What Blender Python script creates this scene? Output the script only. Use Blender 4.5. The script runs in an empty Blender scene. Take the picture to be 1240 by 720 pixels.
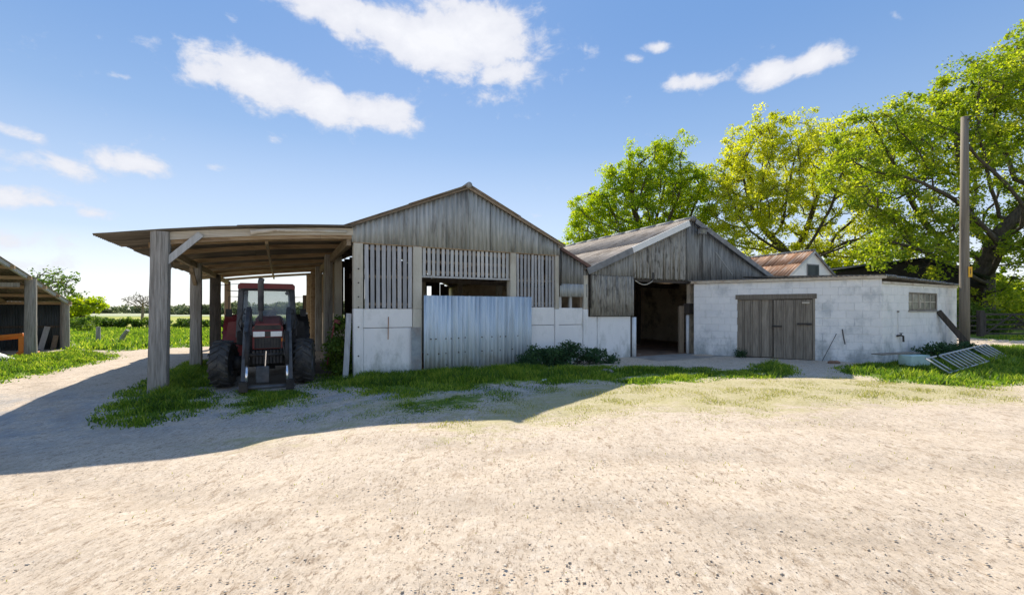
import bpy, bmesh, math, random
import numpy as np
from mathutils import Vector, Matrix
random.seed(7); rng = np.random.default_rng(11)
R = math.radians
S = bpy.context.scene
C = S.collection

# ------------------------------------------------------------------ camera
F = 551.0; HZ = 376.0; EYE = 1.8           # focal length in photo pixels, horizon row, eye height
cam = bpy.data.cameras.new('camera'); camo = bpy.data.objects.new('camera', cam); C.objects.link(camo)
cam.sensor_width = 36; cam.lens = 36 * F / 1240; cam.shift_y = 16 / 1240
cam.clip_start = 0.05; cam.clip_end = 9000
camo.location = (0, 0, EYE); camo.rotation_euler = (R(90), 0, 0)
S.camera = camo
# ------------------------------------------------------------------ view
S.view_settings.view_transform = 'Standard'; S.view_settings.look = 'None'
S.view_settings.gamma = 1; S.view_settings.use_curve_mapping = False
S.view_settings.exposure = 1.42
# ------------------------------------------------------------------ sun and sky
SUN = Vector((-0.25, 1.21, 1.0)).normalized()
SUN_EL = math.asin(SUN.z); SUN_AZ = math.atan2(SUN.x, SUN.y)
sl = bpy.data.lights.new('sun', 'SUN'); so = bpy.data.objects.new('sun', sl); C.objects.link(so)
sl.energy = 3.1; sl.angle = R(0.5); sl.color = (1.0, 0.915, 0.79)
so.rotation_euler = SUN.to_track_quat('Z', 'Y').to_euler(); so.location = (-10, 40, 40)

W = bpy.data.worlds.new('World'); S.world = W; W.use_nodes = True
wn = W.node_tree.nodes; wl = W.node_tree.links; wn.clear()
def WN(t, **k):
    n = wn.new(t)
    for a, b in k.items(): setattr(n, a, b)
    return n
def wmath(op, a, b=None, c=None, clamp=False):
    n = WN('ShaderNodeMath', operation=op, use_clamp=clamp)
    for i, v in enumerate((a, b, c)):
        if v is None: continue
        if isinstance(v, (int, float)): n.inputs[i].default_value = v
        else: wl.new(v, n.inputs[i])
    return n.outputs[0]
sky = WN('ShaderNodeTexSky', sky_type='NISHITA', sun_disc=False)
sky.sun_elevation = SUN_EL; sky.sun_rotation = SUN_AZ
sky.air_density = 1.0; sky.dust_density = 0.15; sky.ozone_density = 2.5; sky.altitude = 50
tc = WN('ShaderNodeTexCoord'); sep = WN('ShaderNodeSeparateXYZ'); wl.new(tc.outputs['Generated'], sep.inputs[0])
dx, dy, dz = sep.outputs
# clouds: soft puffs at fixed directions of the sky dome, their edges broken by noise
nz = WN('ShaderNodeTexNoise'); nz.inputs['Scale'].default_value = 5.0; nz.inputs['Detail'].default_value = 11; nz.inputs['Roughness'].default_value = 0.66; nz.inputs['Distortion'].default_value = .15
mp = WN('ShaderNodeMapping'); mp.inputs['Scale'].default_value = (1, 1, 1.5); wl.new(tc.outputs['Generated'], mp.inputs[0]); wl.new(mp.outputs[0], nz.inputs['Vector'])
nzv = wmath('MULTIPLY_ADD', nz.outputs['Fac'], 2.0, -1.0)
yy = wmath('MAXIMUM', dy, 0.02)
gx = wmath('DIVIDE', dx, yy); gz = wmath('DIVIDE', dz, yy)
front = wmath('GREATER_THAN', dy, 0.05)
# (px, py, half width, half height, tilt, strength)
CL = [(330, 100, 95, 28, -14, 1.0), (400, 122, 95, 24, -14, 1.0), (270, 88, 40, 20, -5, .8), (460, 140, 55, 22, -8, .95),
      (575, 48, 75, 42, 4, 1.0), (500, 50, 100, 34, -18, .95), (420, 15, 90, 26, -20, .9), (600, 85, 70, 20, 10, .6), (640, 55, 36, 34, -20, .55), (345, -8, 60, 16, -10, .6),
      (935, 90, 36, 15, 14, .8), (995, 72, 45, 15, 22, .85), (850, 96, 45, 13, 10, .6), (795, 57, 20, 8, 0, .5), (765, 70, 14, 8, 0, .45), (1085, 20, 20, 8, -25, .45), (920, 55, 40, 9, -5, .3),
      (160, 197, 48, 13, -7, .65), (262, 202, 24, 9, -5, .5), (20, 160, 60, 10, -12, .5), (10, 190, 60, 16, -15, .5), (85, 205, 40, 12, -18, .45), (15, 238, 70, 16, -5, .65), (120, 258, 40, 9, 0, .4), (280, 22, 20, 9, -20, .3), (225, 78, 26, 9, 0, .3), (650, 262, 20, 6, -25, .3), (20, 290, 90, 18, 0, .5), (60, 320, 120, 12, 0, .35), (155, 92, 30, 6, -5, .2)]
tot = None
for (px, py, a, b, t, s) in CL:
    cx = (px - 620) / F; cz = (376 - py) / F; a /= F; b /= F
    ct, st = math.cos(R(t)), math.sin(R(t))
    X = wmath('SUBTRACT', gx, cx); Z = wmath('SUBTRACT', gz, cz)
    u = wmath('ADD', wmath('MULTIPLY', X, ct / a), wmath('MULTIPLY', Z, st / a))
    v = wmath('ADD', wmath('MULTIPLY', X, -st / b), wmath('MULTIPLY', Z, ct / b))
    r2 = wmath('ADD', wmath('MULTIPLY', u, u), wmath('MULTIPLY', v, v))
    g = wmath('MULTIPLY', wmath('EXPONENT', wmath('MULTIPLY', r2, -0.75)), s * 1.3)
    tot = g if tot is None else wmath('MAXIMUM', tot, g)
nz2 = WN('ShaderNodeTexNoise'); nz2.inputs['Scale'].default_value = 17; nz2.inputs['Detail'].default_value = 9; nz2.inputs['Roughness'].default_value = 0.6; nz2.inputs['Distortion'].default_value = .3; wl.new(mp.outputs[0], nz2.inputs['Vector'])
nz2v = wmath('MULTIPLY_ADD', nz2.outputs['Fac'], 2.0, -1.0)
# scattered cumulus carried on over the unseen sky, added for fill light
nz3 = WN('ShaderNodeTexNoise'); nz3.inputs['Scale'].default_value = 2.2; nz3.inputs['Detail'].default_value = 3; wl.new(mp.outputs[0], nz3.inputs['Vector'])
rest = WN('ShaderNodeMapRange'); rest.inputs[1].default_value = .52; rest.inputs[2].default_value = .66; wl.new(nz3.outputs['Fac'], rest.inputs[0])
outside = wmath('SUBTRACT', 1.0, wmath('MULTIPLY', wmath('GREATER_THAN', dy, .3), wmath('LESS_THAN', dz, .62)))
tot = wmath('ADD', wmath('MULTIPLY', tot, front), wmath('MULTIPLY', wmath('MULTIPLY', rest.outputs[0], 1.1), wmath('MULTIPLY', outside, wmath('GREATER_THAN', dz, 0.0))))
cm = wmath('ADD', wmath('ADD', tot, wmath('MULTIPLY', nzv, 1.0)), wmath('MULTIPLY', nz2v, .75))
cr = WN('ShaderNodeMapRange', interpolation_type='SMOOTHSTEP'); cr.inputs[1].default_value = 0.33; cr.inputs[2].default_value = 0.86
wl.new(cm, cr.inputs[0])
cmask = wmath('MULTIPLY', cr.outputs[0], 0.92)
# the blue of the clear sky: paler towards the horizon
el = WN('ShaderNodeMapRange', interpolation_type='SMOOTHERSTEP'); el.inputs[1].default_value = -0.02; el.inputs[2].default_value = 0.62; wl.new(dz, el.inputs[0])
ramp = WN('ShaderNodeValToRGB'); wl.new(el.outputs[0], ramp.inputs[0])
re_ = ramp.color_ramp.elements
re_[0].position = 0; re_[0].color = (3.4, 3.42, 3.55, 1)
re_[1].position = 1; re_[1].color = (.57, 1.18, 2.42, 1)
e = re_.new(0.10); e.color = (2.15, 2.55, 3.2, 1)
e = re_.new(0.6); e.color = (1.05, 1.65, 2.68, 1)
SKYMIX = WN('ShaderNodeMixRGB'); SKYMIX.inputs[0].default_value = 0.88
wl.new(sky.outputs[0], SKYMIX.inputs[1]); wl.new(ramp.outputs[0], SKYMIX.inputs[2])
cmx = WN('ShaderNodeMixRGB'); wl.new(cmask, cmx.inputs[0]); wl.new(SKYMIX.outputs[0], cmx.inputs[1]); cshade = WN('ShaderNodeMixRGB'); cshade.inputs[1].default_value = (2.9, 2.95, 3.25, 1); cshade.inputs[2].default_value = (3.75, 3.75, 3.85, 1); csr = WN('ShaderNodeMapRange'); csr.inputs[1].default_value = .35; csr.inputs[2].default_value = 1.5; wl.new(cm, csr.inputs[0]); wl.new(csr.outputs[0], cshade.inputs[0]); wl.new(cshade.outputs[0], cmx.inputs[2])
bg = WN('ShaderNodeBackground'); bg.inputs[1].default_value = 0.10; wl.new(cmx.outputs[0], bg.inputs[0])
wo = WN('ShaderNodeOutputWorld'); wl.new(bg.outputs[0], wo.inputs[0])

# ------------------------------------------------------------------ materials
def mat(name, c1, c2=None, scale=4.0, stretch=(1, 1, 1), rough=0.85, bump=0.15, bscale=None, c3=None, c3amt=0.5, c3scale=1.2,
        rnd=0.0, metal=0.0, detail=6, trans=0.0, coord='Object', c3stretch=None, bdist=0.02, world=False, foot=None):
    m = bpy.data.materials.new(name); m.use_nodes = True
    n = m.node_tree.nodes; l = m.node_tree.links; n.clear()
    out = n.new('ShaderNodeOutputMaterial'); b = n.new('ShaderNodeBsdfPrincipled')
    b.inputs['Roughness'].default_value = rough; b.inputs['Metallic'].default_value = metal
    b.inputs['Specular IOR Level'].default_value = 0.3 if metal == 0 else 0.5
    t = n.new('ShaderNodeTexCoord'); oi = n.new('ShaderNodeObjectInfo')
    add = n.new('ShaderNodeVectorMath'); add.operation = 'ADD'; geo = n.new('ShaderNodeNewGeometry'); l.new(geo.outputs['Position'] if world else t.outputs[coord], add.inputs[0])
    mu = n.new('ShaderNodeVectorMath'); mu.operation = 'SCALE'; mu.inputs[0].default_value = (0, 0, 0) if world else (37, 53, 71); l.new(oi.outputs['Random'], mu.inputs['Scale']); l.new(mu.outputs[0], add.inputs[1])
    mpp = n.new('ShaderNodeMapping'); mpp.inputs['Scale'].default_value = stretch; l.new(add.outputs[0], mpp.inputs[0])
    nt = n.new('ShaderNodeTexNoise'); nt.inputs['Scale'].default_value = scale; nt.inputs['Detail'].default_value = detail; nt.inputs['Roughness'].default_value = 0.6; l.new(mpp.outputs[0], nt.inputs['Vector'])
    rp = n.new('ShaderNodeValToRGB'); rp.color_ramp.elements[0].position = 0.32; rp.color_ramp.elements[1].position = 0.68
    rp.color_ramp.elements[0].color = (*c1, 1); rp.color_ramp.elements[1].color = (*(c2 or c1), 1); l.new(nt.outputs['Fac'], rp.inputs[0])
    col = rp.outputs[0]
    if c3:
        m3 = n.new('ShaderNodeMapping'); m3.inputs['Scale'].default_value = c3stretch or stretch; l.new(add.outputs[0], m3.inputs[0])
        n3 = n.new('ShaderNodeTexNoise'); n3.inputs['Scale'].default_value = c3scale; n3.inputs['Detail'].default_value = 8; n3.inputs['Roughness'].default_value = .65; l.new(m3.outputs[0], n3.inputs['Vector'])
        r3 = n.new('ShaderNodeMapRange'); r3.inputs[1].default_value = 0.52; r3.inputs[2].default_value = 0.66; r3.inputs[4].default_value = c3amt; l.new(n3.outputs['Fac'], r3.inputs[0])
        mx = n.new('ShaderNodeMixRGB'); l.new(r3.outputs[0], mx.inputs[0]); l.new(col, mx.inputs[1]); mx.inputs[2].default_value = (*c3, 1); col = mx.outputs[0]
    if foot:
        sx_ = n.new('ShaderNodeSeparateXYZ'); l.new(geo.outputs['Position'], sx_.inputs[0]); nf_ = n.new('ShaderNodeTexNoise'); nf_.inputs['Scale'].default_value = 2.2; nf_.inputs['Detail'].default_value = 9; nf_.inputs['Roughness'].default_value = .7; mf = n.new('ShaderNodeMapping'); mf.inputs['Scale'].default_value = (1, 1, .55); l.new(geo.outputs['Position'], mf.inputs[0]); l.new(mf.outputs[0], nf_.inputs['Vector'])
        ma = n.new('ShaderNodeMath'); ma.operation = 'MULTIPLY_ADD'; l.new(nf_.outputs['Fac'], ma.inputs[0]); ma.inputs[1].default_value = -3.2; mb_ = n.new('ShaderNodeMath'); mb_.operation = 'DIVIDE'; l.new(sx_.outputs[2], mb_.inputs[0]); mb_.inputs[1].default_value = foot[0]; l.new(mb_.outputs[0], ma.inputs[2])
        fr = n.new('ShaderNodeMapRange'); fr.inputs[1].default_value = -1.05; fr.inputs[2].default_value = -1.75; fr.inputs[4].default_value = .8; l.new(ma.outputs[0], fr.inputs[0])
        mxf = n.new('ShaderNodeMixRGB'); l.new(fr.outputs[0], mxf.inputs[0]); l.new(col, mxf.inputs[1]); mxf.inputs[2].default_value = (*foot[1], 1); col = mxf.outputs[0]
    if rnd:
        hs = n.new('ShaderNodeHueSaturation'); mr = n.new('ShaderNodeMapRange'); mr.inputs[3].default_value = 1 - rnd; mr.inputs[4].default_value = 1 + rnd
        l.new(oi.outputs['Random'], mr.inputs[0]); l.new(mr.outputs[0], hs.inputs['Value']); l.new(col, hs.inputs['Color']); col = hs.outputs[0]
    l.new(col, b.inputs['Base Color'])
    if bump:
        bn = n.new('ShaderNodeTexNoise'); bn.inputs['Scale'].default_value = bscale or scale * 4; bn.inputs['Detail'].default_value = 5; l.new(mpp.outputs[0], bn.inputs['Vector'])
        bp = n.new('ShaderNodeBump'); bp.inputs['Strength'].default_value = bump; bp.inputs['Distance'].default_value = bdist
        l.new(bn.outputs['Fac'], bp.inputs['Height']); l.new(bp.outputs[0], b.inputs['Normal'])
    if trans:
        tr = n.new('ShaderNodeBsdfTranslucent'); l.new(col, tr.inputs['Color']); ms = n.new('ShaderNodeMixShader'); ms.inputs[0].default_value = trans
        l.new(b.outputs[0], ms.inputs[1]); l.new(tr.outputs[0], ms.inputs[2]); l.new(ms.outputs[0], out.inputs[0])
    else: l.new(b.outputs[0], out.inputs[0])
    return m
def leafmat(name, ca, cb, cc, trans=0.5, scale=0.5):
    """foliage: colour varies leaf by leaf (attribute 'rnd') and softly through the crown"""
    m = bpy.data.materials.new(name); m.use_nodes = True
    n = m.node_tree.nodes; l = m.node_tree.links; n.clear()
    out = n.new('ShaderNodeOutputMaterial'); at_ = n.new('ShaderNodeAttribute'); at_.attribute_name = 'rnd'
    rp = n.new('ShaderNodeValToRGB'); e = rp.color_ramp.elements
    e[0].position = 0; e[0].color = (*ca, 1); e[1].position = 1; e[1].color = (*cc, 1); x = e.new(0.5); x.color = (*cb, 1)
    l.new(at_.outputs['Fac'], rp.inputs[0])
    d = n.new('ShaderNodeBsdfPrincipled'); d.inputs['Roughness'].default_value = .55; d.inputs['Specular IOR Level'].default_value = .25; l.new(rp.outputs[0], d.inputs['Base Color'])
    t = n.new('ShaderNodeBsdfTranslucent'); hs = n.new('ShaderNodeHueSaturation'); hs.inputs['Value'].default_value = 1.25; hs.inputs['Saturation'].default_value = 1.1; hs.inputs['Hue'].default_value = .495
    l.new(rp.outputs[0], hs.inputs['Color']); l.new(hs.outputs[0], t.inputs[0])
    ms = n.new('ShaderNodeMixShader'); ms.inputs[0].default_value = trans; l.new(d.outputs[0], ms.inputs[1]); l.new(t.outputs[0], ms.inputs[2]); l.new(ms.outputs[0], out.inputs[0])
    return m
M = {}
M['asb'] = mat('weathered_cement_sheet', (.27, .29, .285), (.48, .50, .495), 3.2, (4.5, 4.5, .35), .95, .5, 30, c3=(.15, .15, .14), c3amt=.75, c3scale=1.5, c3stretch=(2.5, 2.5, .5), rnd=.07, world=True, detail=10)
M['asb_dark'] = mat('stained_cement_sheet', (.16, .165, .165), (.37, .38, .37), 3.2, (4.5, 4.5, .3), .95, .5, 30, c3=(.07, .065, .06), c3amt=.8, c3scale=1.5, c3stretch=(2.5, 2.5, .4), rnd=.10, world=True, detail=10)
M['asb_blotch'] = mat('mottled_cement_sheet', (.21, .20, .175), (.43, .42, .38), 3.0, (4.5, 4.5, .8), .95, .5, 30, c3=(.06, .055, .045), c3amt=.85, c3scale=2.2, c3stretch=(2.5, 2.5, .8), rnd=.05, world=True, detail=10)
M['asb_roof'] = mat('lichened_roof_sheet', (.30, .25, .20), (.42, .37, .31), 3.0, (1, 1, 1), .95, .4, 40, c3=(.16, .12, .085), c3amt=.8, c3scale=1.3, rnd=.13)
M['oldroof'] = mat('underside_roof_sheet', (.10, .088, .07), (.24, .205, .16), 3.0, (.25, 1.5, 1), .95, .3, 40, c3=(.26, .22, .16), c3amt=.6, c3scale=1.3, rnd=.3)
M['rust'] = mat('rusty_sheet', (.27, .12, .055), (.42, .25, .15), 1.4, (.5, 4, .5), .85, .2, 40, c3=(.58, .53, .46), c3amt=.85, c3scale=1.3, rnd=.22)
M['galv'] = mat('galvanised_steel', (.50, .61, .69), (.66, .74, .79), 3.5, (3, 3, .2), .5, .08, 30, c3=(.36, .42, .46), c3amt=.7, c3scale=2.2, rnd=.07, metal=0, foot=(.7, (.40, .42, .38)))
M['galvrail'] = mat('galvanised_tube', (.36, .38, .38), (.50, .52, .52), 8, rough=.45, bump=.05, metal=.3)
M['white'] = mat('dirty_white_paint', (.70, .71, .70), (.80, .80, .77), 1.6, (1, 1, .6), .8, .25, 25, c3=(.52, .54, .53), c3amt=.55, c3scale=1.6, rnd=.0)
M['whitepanel'] = mat('whitewashed_concrete', (.77, .78, .775), (.86, .86, .84), 1.4, (1, 1, .5), .8, .25, 25, c3=(.52, .54, .52), c3amt=.6, c3scale=1.4, world=True, foot=(.9, (.36, .38, .34)))
M['block'] = mat('painted_block', (.76, .77, .765), (.85, .85, .83), 2.6, (1, 1, .8), .85, .45, 18, c3=(.48, .51, .52), c3amt=.7, c3scale=1.7, rnd=.02, world=True, foot=(1.3, (.30, .34, .34)))
M['mortar'] = mat('painted_mortar', (.62, .63, .62), (.80, .80, .78), 2.6, rough=.9, bump=.3, world=True)
M['conc'] = mat('concrete_post', (.44, .42, .35), (.58, .56, .48), 3, (1, 1, .3), .9, .25, 30, c3=(.30, .24, .16), c3amt=.6, c3scale=2)
M['slat'] = mat('silvered_board', (.30, .31, .32), (.46, .47, .48), 4, (8, 8, .5), .9, .25, 12, c3=(.34, .28, .22), c3amt=.35, c3scale=.8, rnd=.22)
M['slatpale'] = mat('pale_silvered_board', (.40, .41, .40), (.56, .57, .56), 4, (8, 8, .5), .9, .25, 12, c3=(.34, .28, .22), c3amt=.35, c3scale=.8, rnd=.2)
M['slatbrown'] = mat('brown_board', (.16, .12, .08), (.27, .21, .15), 4, (8, 8, .5), .9, .25, 12, rnd=.2)
M['post'] = mat('silvered_timber_post', (.22, .21, .19), (.42, .405, .37), 5, (7, 7, .35), .95, .9, 7, c3=(.10, .085, .065), c3amt=.6, c3scale=3, c3stretch=(7, 7, .3), rnd=.12)
M['beam'] = mat('weathered_beam', (.30, .20, .11), (.50, .37, .23), 4, (.4, 7, 7), .9, .4, 8, c3=(.14, .09, .05), c3amt=.6, c3scale=1.6, c3stretch=(.6, 3, 3), rnd=.2)
M['beamv'] = mat('weathered_rafter', (.26, .19, .12), (.42, .34, .24), 4, (7, .4, 7), .9, .4, 8, c3=(.13, .09, .05), c3amt=.6, c3scale=1.6, c3stretch=(3, .6, 3), rnd=.2)
M['paleb'] = mat('pale_timber', (.42, .37, .29), (.55, .51, .43), 4, (.4, 7, 7), .9, .3, 8, rnd=.1)
M['oldboard'] = mat('grey_brown_door_board', (.17, .145, .115), (.31, .275, .22), 5, (7, 7, .4), .92, .4, 8, c3=(.09, .075, .06), c3amt=.5, c3scale=1.5, rnd=.22)
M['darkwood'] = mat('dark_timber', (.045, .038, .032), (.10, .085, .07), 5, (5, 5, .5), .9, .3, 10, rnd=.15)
M['black'] = mat('black_timber', (.012, .011, .01), (.03, .027, .022), 5, rough=.95, bump=.2)  # near-black timber tone for the dark barn cladding
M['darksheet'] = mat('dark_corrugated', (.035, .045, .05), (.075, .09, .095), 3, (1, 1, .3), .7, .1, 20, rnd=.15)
M['lead'] = mat('grey_bargeboard', (.16, .165, .17), (.27, .275, .28), 4, (1, 1, 1), .85, .2)
M['whitewood'] = mat('white_bargeboard', (.72, .73, .72), (.80, .80, .79), 3, rough=.6, bump=.05)
M['fascia'] = mat('peeling_cream_fascia', (.50, .44, .34), (.66, .62, .54), 6, (1, 1, 1), .85, .3, c3=(.30, .20, .11), c3amt=.7, c3scale=3)
M['tan'] = mat('dirty_inner_blockwork', (.50, .42, .31), (.66, .58, .45), 1.6, (1, 1, 1), .95, .3, c3=(.10, .085, .065), c3amt=.8, c3scale=.9)
M['soil'] = mat('trodden_red_soil', (.22, .12, .075), (.38, .24, .155), 1.5, rough=.95, bump=.4, c3=(.07, .05, .035), c3amt=.7)
M['slab'] = mat('worn_concrete', (.27, .25, .22), (.40, .37, .33), 2, rough=.95, bump=.3, c3=(.15, .14, .12), c3amt=.6)
M['pipe'] = mat('white_pipe', (.62, .66, .67), (.76, .78, .78), 5, rough=.5, bump=.05)
M['iron'] = mat('dark_iron', (.035, .035, .035), (.07, .062, .055), 8, rough=.7, bump=.1)
M['glass'] = mat('dusty_pane', (.06, .065, .06), (.20, .20, .16), 3, rough=.25, bump=.02, c3=(.34, .31, .24), c3amt=.6, c3scale=3)
M['trred'] = mat('faded_red_paint', (.15, .018, .022), (.22, .042, .042), 3, rough=.38, bump=.03, c3=(.12, .05, .04), c3amt=.5)
M['trdark'] = mat('greasy_dark_metal', (.012, .012, .014), (.04, .038, .036), 6, rough=.6, bump=.15, c3=(.10, .075, .05), c3amt=.4)
M['trgrey'] = mat('worn_grey_metal', (.05, .056, .064), (.11, .12, .13), 5, rough=.5, bump=.1, c3=(.16, .11, .07), c3amt=.35)
M['plate'] = mat('grey_steel_plate', (.24, .28, .30), (.36, .40, .42), 6, rough=.7, bump=.2, c3=(.25, .17, .11), c3amt=.4)
M['chrome'] = mat('chrome_rod', (.75, .76, .78), (.8, .8, .82), 5, rough=.18, bump=0, metal=.9)
M['lamp'] = mat('headlamp_lens', (.70, .71, .68), (.82, .82, .78), 30, rough=.15, bump=.1)
M['tyre'] = mat('muddy_tyre_rubber', (.025, .026, .028), (.065, .063, .058), 5, rough=.6, bump=.2, c3=(.17, .15, .115), c3amt=.55, c3scale=3)
M['orange'] = mat('orange_paint', (.62, .17, .02), (.72, .24, .03), 3, rough=.5, bump=.05)
M['plastic'] = mat('pale_plastic_sheet', (.52, .53, .51), (.68, .69, .67), 6, rough=.45, bump=.5)
M['trough'] = mat('pale_green_trough', (.38, .56, .53), (.50, .66, .62), 3, rough=.6, bump=.1, c3=(.25, .33, .28), c3amt=.5)
M['yellow'] = mat('yellow_sign', (.80, .42, .03), (.84, .47, .04), 3, rough=.5, bump=0)
M['brownpipe'] = mat('brown_gutter', (.10, .055, .045), (.17, .10, .08), 4, rough=.6, bump=.05)
M['stone'] = mat('loose_stone', (.44, .37, .28), (.62, .55, .45), 12, rough=.95, bump=0, coord='Object', c3=(.26, .20, .15), c3amt=1, c3scale=9)
M['clod'] = mat('dark_clod', (.11, .08, .055), (.22, .17, .12), 5, rough=1, bump=.3)
M['brick'] = mat('red_brick_face', (.30, .13, .08), (.42, .20, .13), 8, rough=.95, bump=.3, rnd=.25)
M['bark'] = mat('oak_bark', (.055, .045, .035), (.13, .11, .085), 4, (2.5, 2.5, .5), .95, .8, 9, bdist=.06)
M['barkpale'] = mat('grey_bark', (.14, .12, .10), (.24, .21, .18), 4, (2.5, 2.5, .5), .95, .5, 9)
M['weatherpole'] = mat('creosoted_pole', (.16, .135, .10), (.26, .225, .175), 4, (4, 4, .2), .9, .3, 10)
M['leaf_green'] = leafmat('green_spring_leaves', (.13, .23, .02), (.31, .42, .03), (.54, .58, .05), .6)
M['leaf_yellow'] = leafmat('yellow_green_spring_leaves', (.27, .32, .03), (.50, .54, .05), (.70, .69, .11), .6)
M['leaf_oak'] = leafmat('fresh_oak_leaves', (.09, .17, .025), (.27, .36, .035), (.56, .58, .08), .6)
M['leaf_dark'] = leafmat('dark_weed_leaves', (.025, .065, .03), (.045, .10, .04), (.075, .15, .05), .3)
M['leaf_mid'] = leafmat('mid_green_leaves', (.06, .12, .02), (.12, .2, .03), (.22, .30, .05), .4)
M['leaf_far'] = leafmat('far_wood_leaves', (.11, .15, .08), (.19, .23, .11), (.30, .32, .16), .3)
M['grass'] = leafmat('grass_blades', (.05, .105, .025), (.15, .26, .03), (.42, .49, .08), .52)
M['dry'] = leafmat('dry_grass_blades', (.22, .25, .06), (.36, .36, .10), (.50, .46, .20), .4)

# ------------------------------------------------------------------ mesh helpers
class MB:
    def __init__(s): s.v = []; s.f = []
    def add(s, vs, fs, T=None):
        o = len(s.v)
        s.v += [tuple(T @ Vector(p)) for p in vs] if T else [tuple(p) for p in vs]
        s.f += [tuple(i + o for i in f) for f in fs]; return s
    def box(s, x0, y0, z0, x1, y1, z1, T=None):
        vs = [(x0, y0, z0), (x1, y0, z0), (x1, y1, z0), (x0, y1, z0), (x0, y0, z1), (x1, y0, z1), (x1, y1, z1), (x0, y1, z1)]
        return s.add(vs, [(0, 3, 2, 1), (4, 5, 6, 7), (0, 1, 5, 4), (1, 2, 6, 5), (2, 3, 7, 6), (3, 0, 4, 7)], T)
    def bar(s, a, b, w, h, up=(0, 0, 1)):
        """rectangular bar from a to b, w across, h along 'up'"""
        a = Vector(a); b = Vector(b); d = (b - a).normalized(); r = d.cross(Vector(up))
        if r.length < 1e-4: r = d.cross(Vector((0, 1, 0)))
        r.normalize(); u = r.cross(d)
        vs = [p + r * (w / 2 * i) + u * (h / 2 * j) for p in (a, b) for (i, j) in ((-1, -1), (1, -1), (1, 1), (-1, 1))]
        return s.add(vs, [(3, 2, 1, 0), (4, 5, 6, 7), (0, 1, 5, 4), (1, 2, 6, 5), (2, 3, 7, 6), (3, 0, 4, 7)])
    def tube(s, pts, rad, n=10, cap=True):
        pts = [Vector(p) for p in pts]; rad = rad if hasattr(rad, '__len__') else [rad] * len(pts)
        o = len(s.v); pr = None
        for i, p in enumerate(pts):
            d = (pts[min(i + 1, len(pts) - 1)] - pts[max(i - 1, 0)]).normalized()
            r = pr if pr is not None else Vector((1, 0, 0) if abs(d.x) < .9 else (0, 1, 0))
            r = (r - d * r.dot(d)).normalized(); pr = r; q = d.cross(r)
            for k in range(n):
                t = 2 * math.pi * k / n; s.v.append(tuple(p + (r * math.cos(t) + q * math.sin(t)) * rad[i]))
        for i in range(len(pts) - 1):
            for k in range(n):
                a = o + i * n + k; b = o + i * n + (k + 1) % n; s.f.append((a, b, b + n, a + n))
        if cap:
            s.f.append(tuple(o + k for k in reversed(range(n)))); s.f.append(tuple(o + (len(pts) - 1) * n + k for k in range(n)))
        return s
    def lathe(s, prof, n=32, T=None):
        """profile (x along axis, r); axis = X"""
        vs = []; fs = []
        for (x, r) in prof:
            for k in range(n): t = 2 * math.pi * k / n; vs.append((x, r * math.cos(t), r * math.sin(t)))
        for i in range(len(prof) - 1):
            for k in range(n): a = i * n + k; b = i * n + (k + 1) % n; fs.append((a, b, b + n, a + n))
        return s.add(vs, fs, T)
    def corr(s, O, A, L, N, width, length, pitch=.146, amp=.025, l0=None, l1=None, thick=.008, k=6, wob=0):
        """corrugated sheet: O origin, A across, L along the flutes, N outward; l0(a), l1(a) give the cut ends"""
        O, A, L, N = (Vector(x) for x in (O, A, L, N)); nc = max(2, int(width / pitch * k)); vs = []; fs = []
        for side in (0, 1):
            for i in range(nc + 1):
                a = width * i / nc; h = amp * math.cos(2 * math.pi * a / pitch) + (-thick if side else 0)
                e0 = (l0(a) if l0 else 0); e1 = (l1(a) if l1 else length)
                w = random.uniform(-wob, wob) if wob else 0
                vs.append(O + A * a + L * e0 + N * h); vs.append(O + A * a + L * (e1 + w) + N * h)
        for i in range(nc):
            a = 2 * i; fs.append((a, a + 2, a + 3, a + 1)); b = 2 * (nc + 1) + 2 * i; fs.append((b, b + 1, b + 3, b + 2))
            fs.append((a, b, b + 2, a + 2)); fs.append((a + 1, a + 3, b + 3, b + 1))
        return s.add(vs, fs)
    def mesh(s, name, m, smooth=False):
        me = bpy.data.meshes.new(name); me.from_pydata(s.v, [], s.f); me.materials.append(m)
        if smooth: me.polygons.foreach_set('use_smooth', [True] * len(me.polygons))
        me.update(); return me
    def obj(s, name, m, parent=None, smooth=False, kind=None):
        o = bpy.data.objects.new(name, s.mesh(name, m, smooth)); C.objects.link(o); o.parent = parent
        if kind: o['kind'] = kind
        return o
def B(x0, y0, z0, x1, y1, z1): return MB().box(x0, y0, z0, x1, y1, z1)
def bevel(o, w=.01, seg=1):
    m = o.modifiers.new('bevel', 'BEVEL'); m.width = w; m.segments = seg; m.limit_method = 'ANGLE'; return o
def tag(o, label, cat, group=None, kind=None):
    o['label'] = label; o['category'] = cat
    if group: o['group'] = group
    if kind: o['kind'] = kind
    return o
def thing(name, label, cat, loc=(0, 0, 0), rz=0, group=None):
    o = bpy.data.objects.new(name, None); C.objects.link(o); o.location = loc; o.rotation_euler = (0, 0, rz); o.empty_display_size = .3
    return tag(o, label, cat, group)
def link(name, me, parent, loc=(0, 0, 0), rot=(0, 0, 0), scale=(1, 1, 1)):
    o = bpy.data.objects.new(name, me); C.objects.link(o); o.parent = parent; o.location = loc; o.rotation_euler = rot; o.scale = scale; return o
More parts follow.
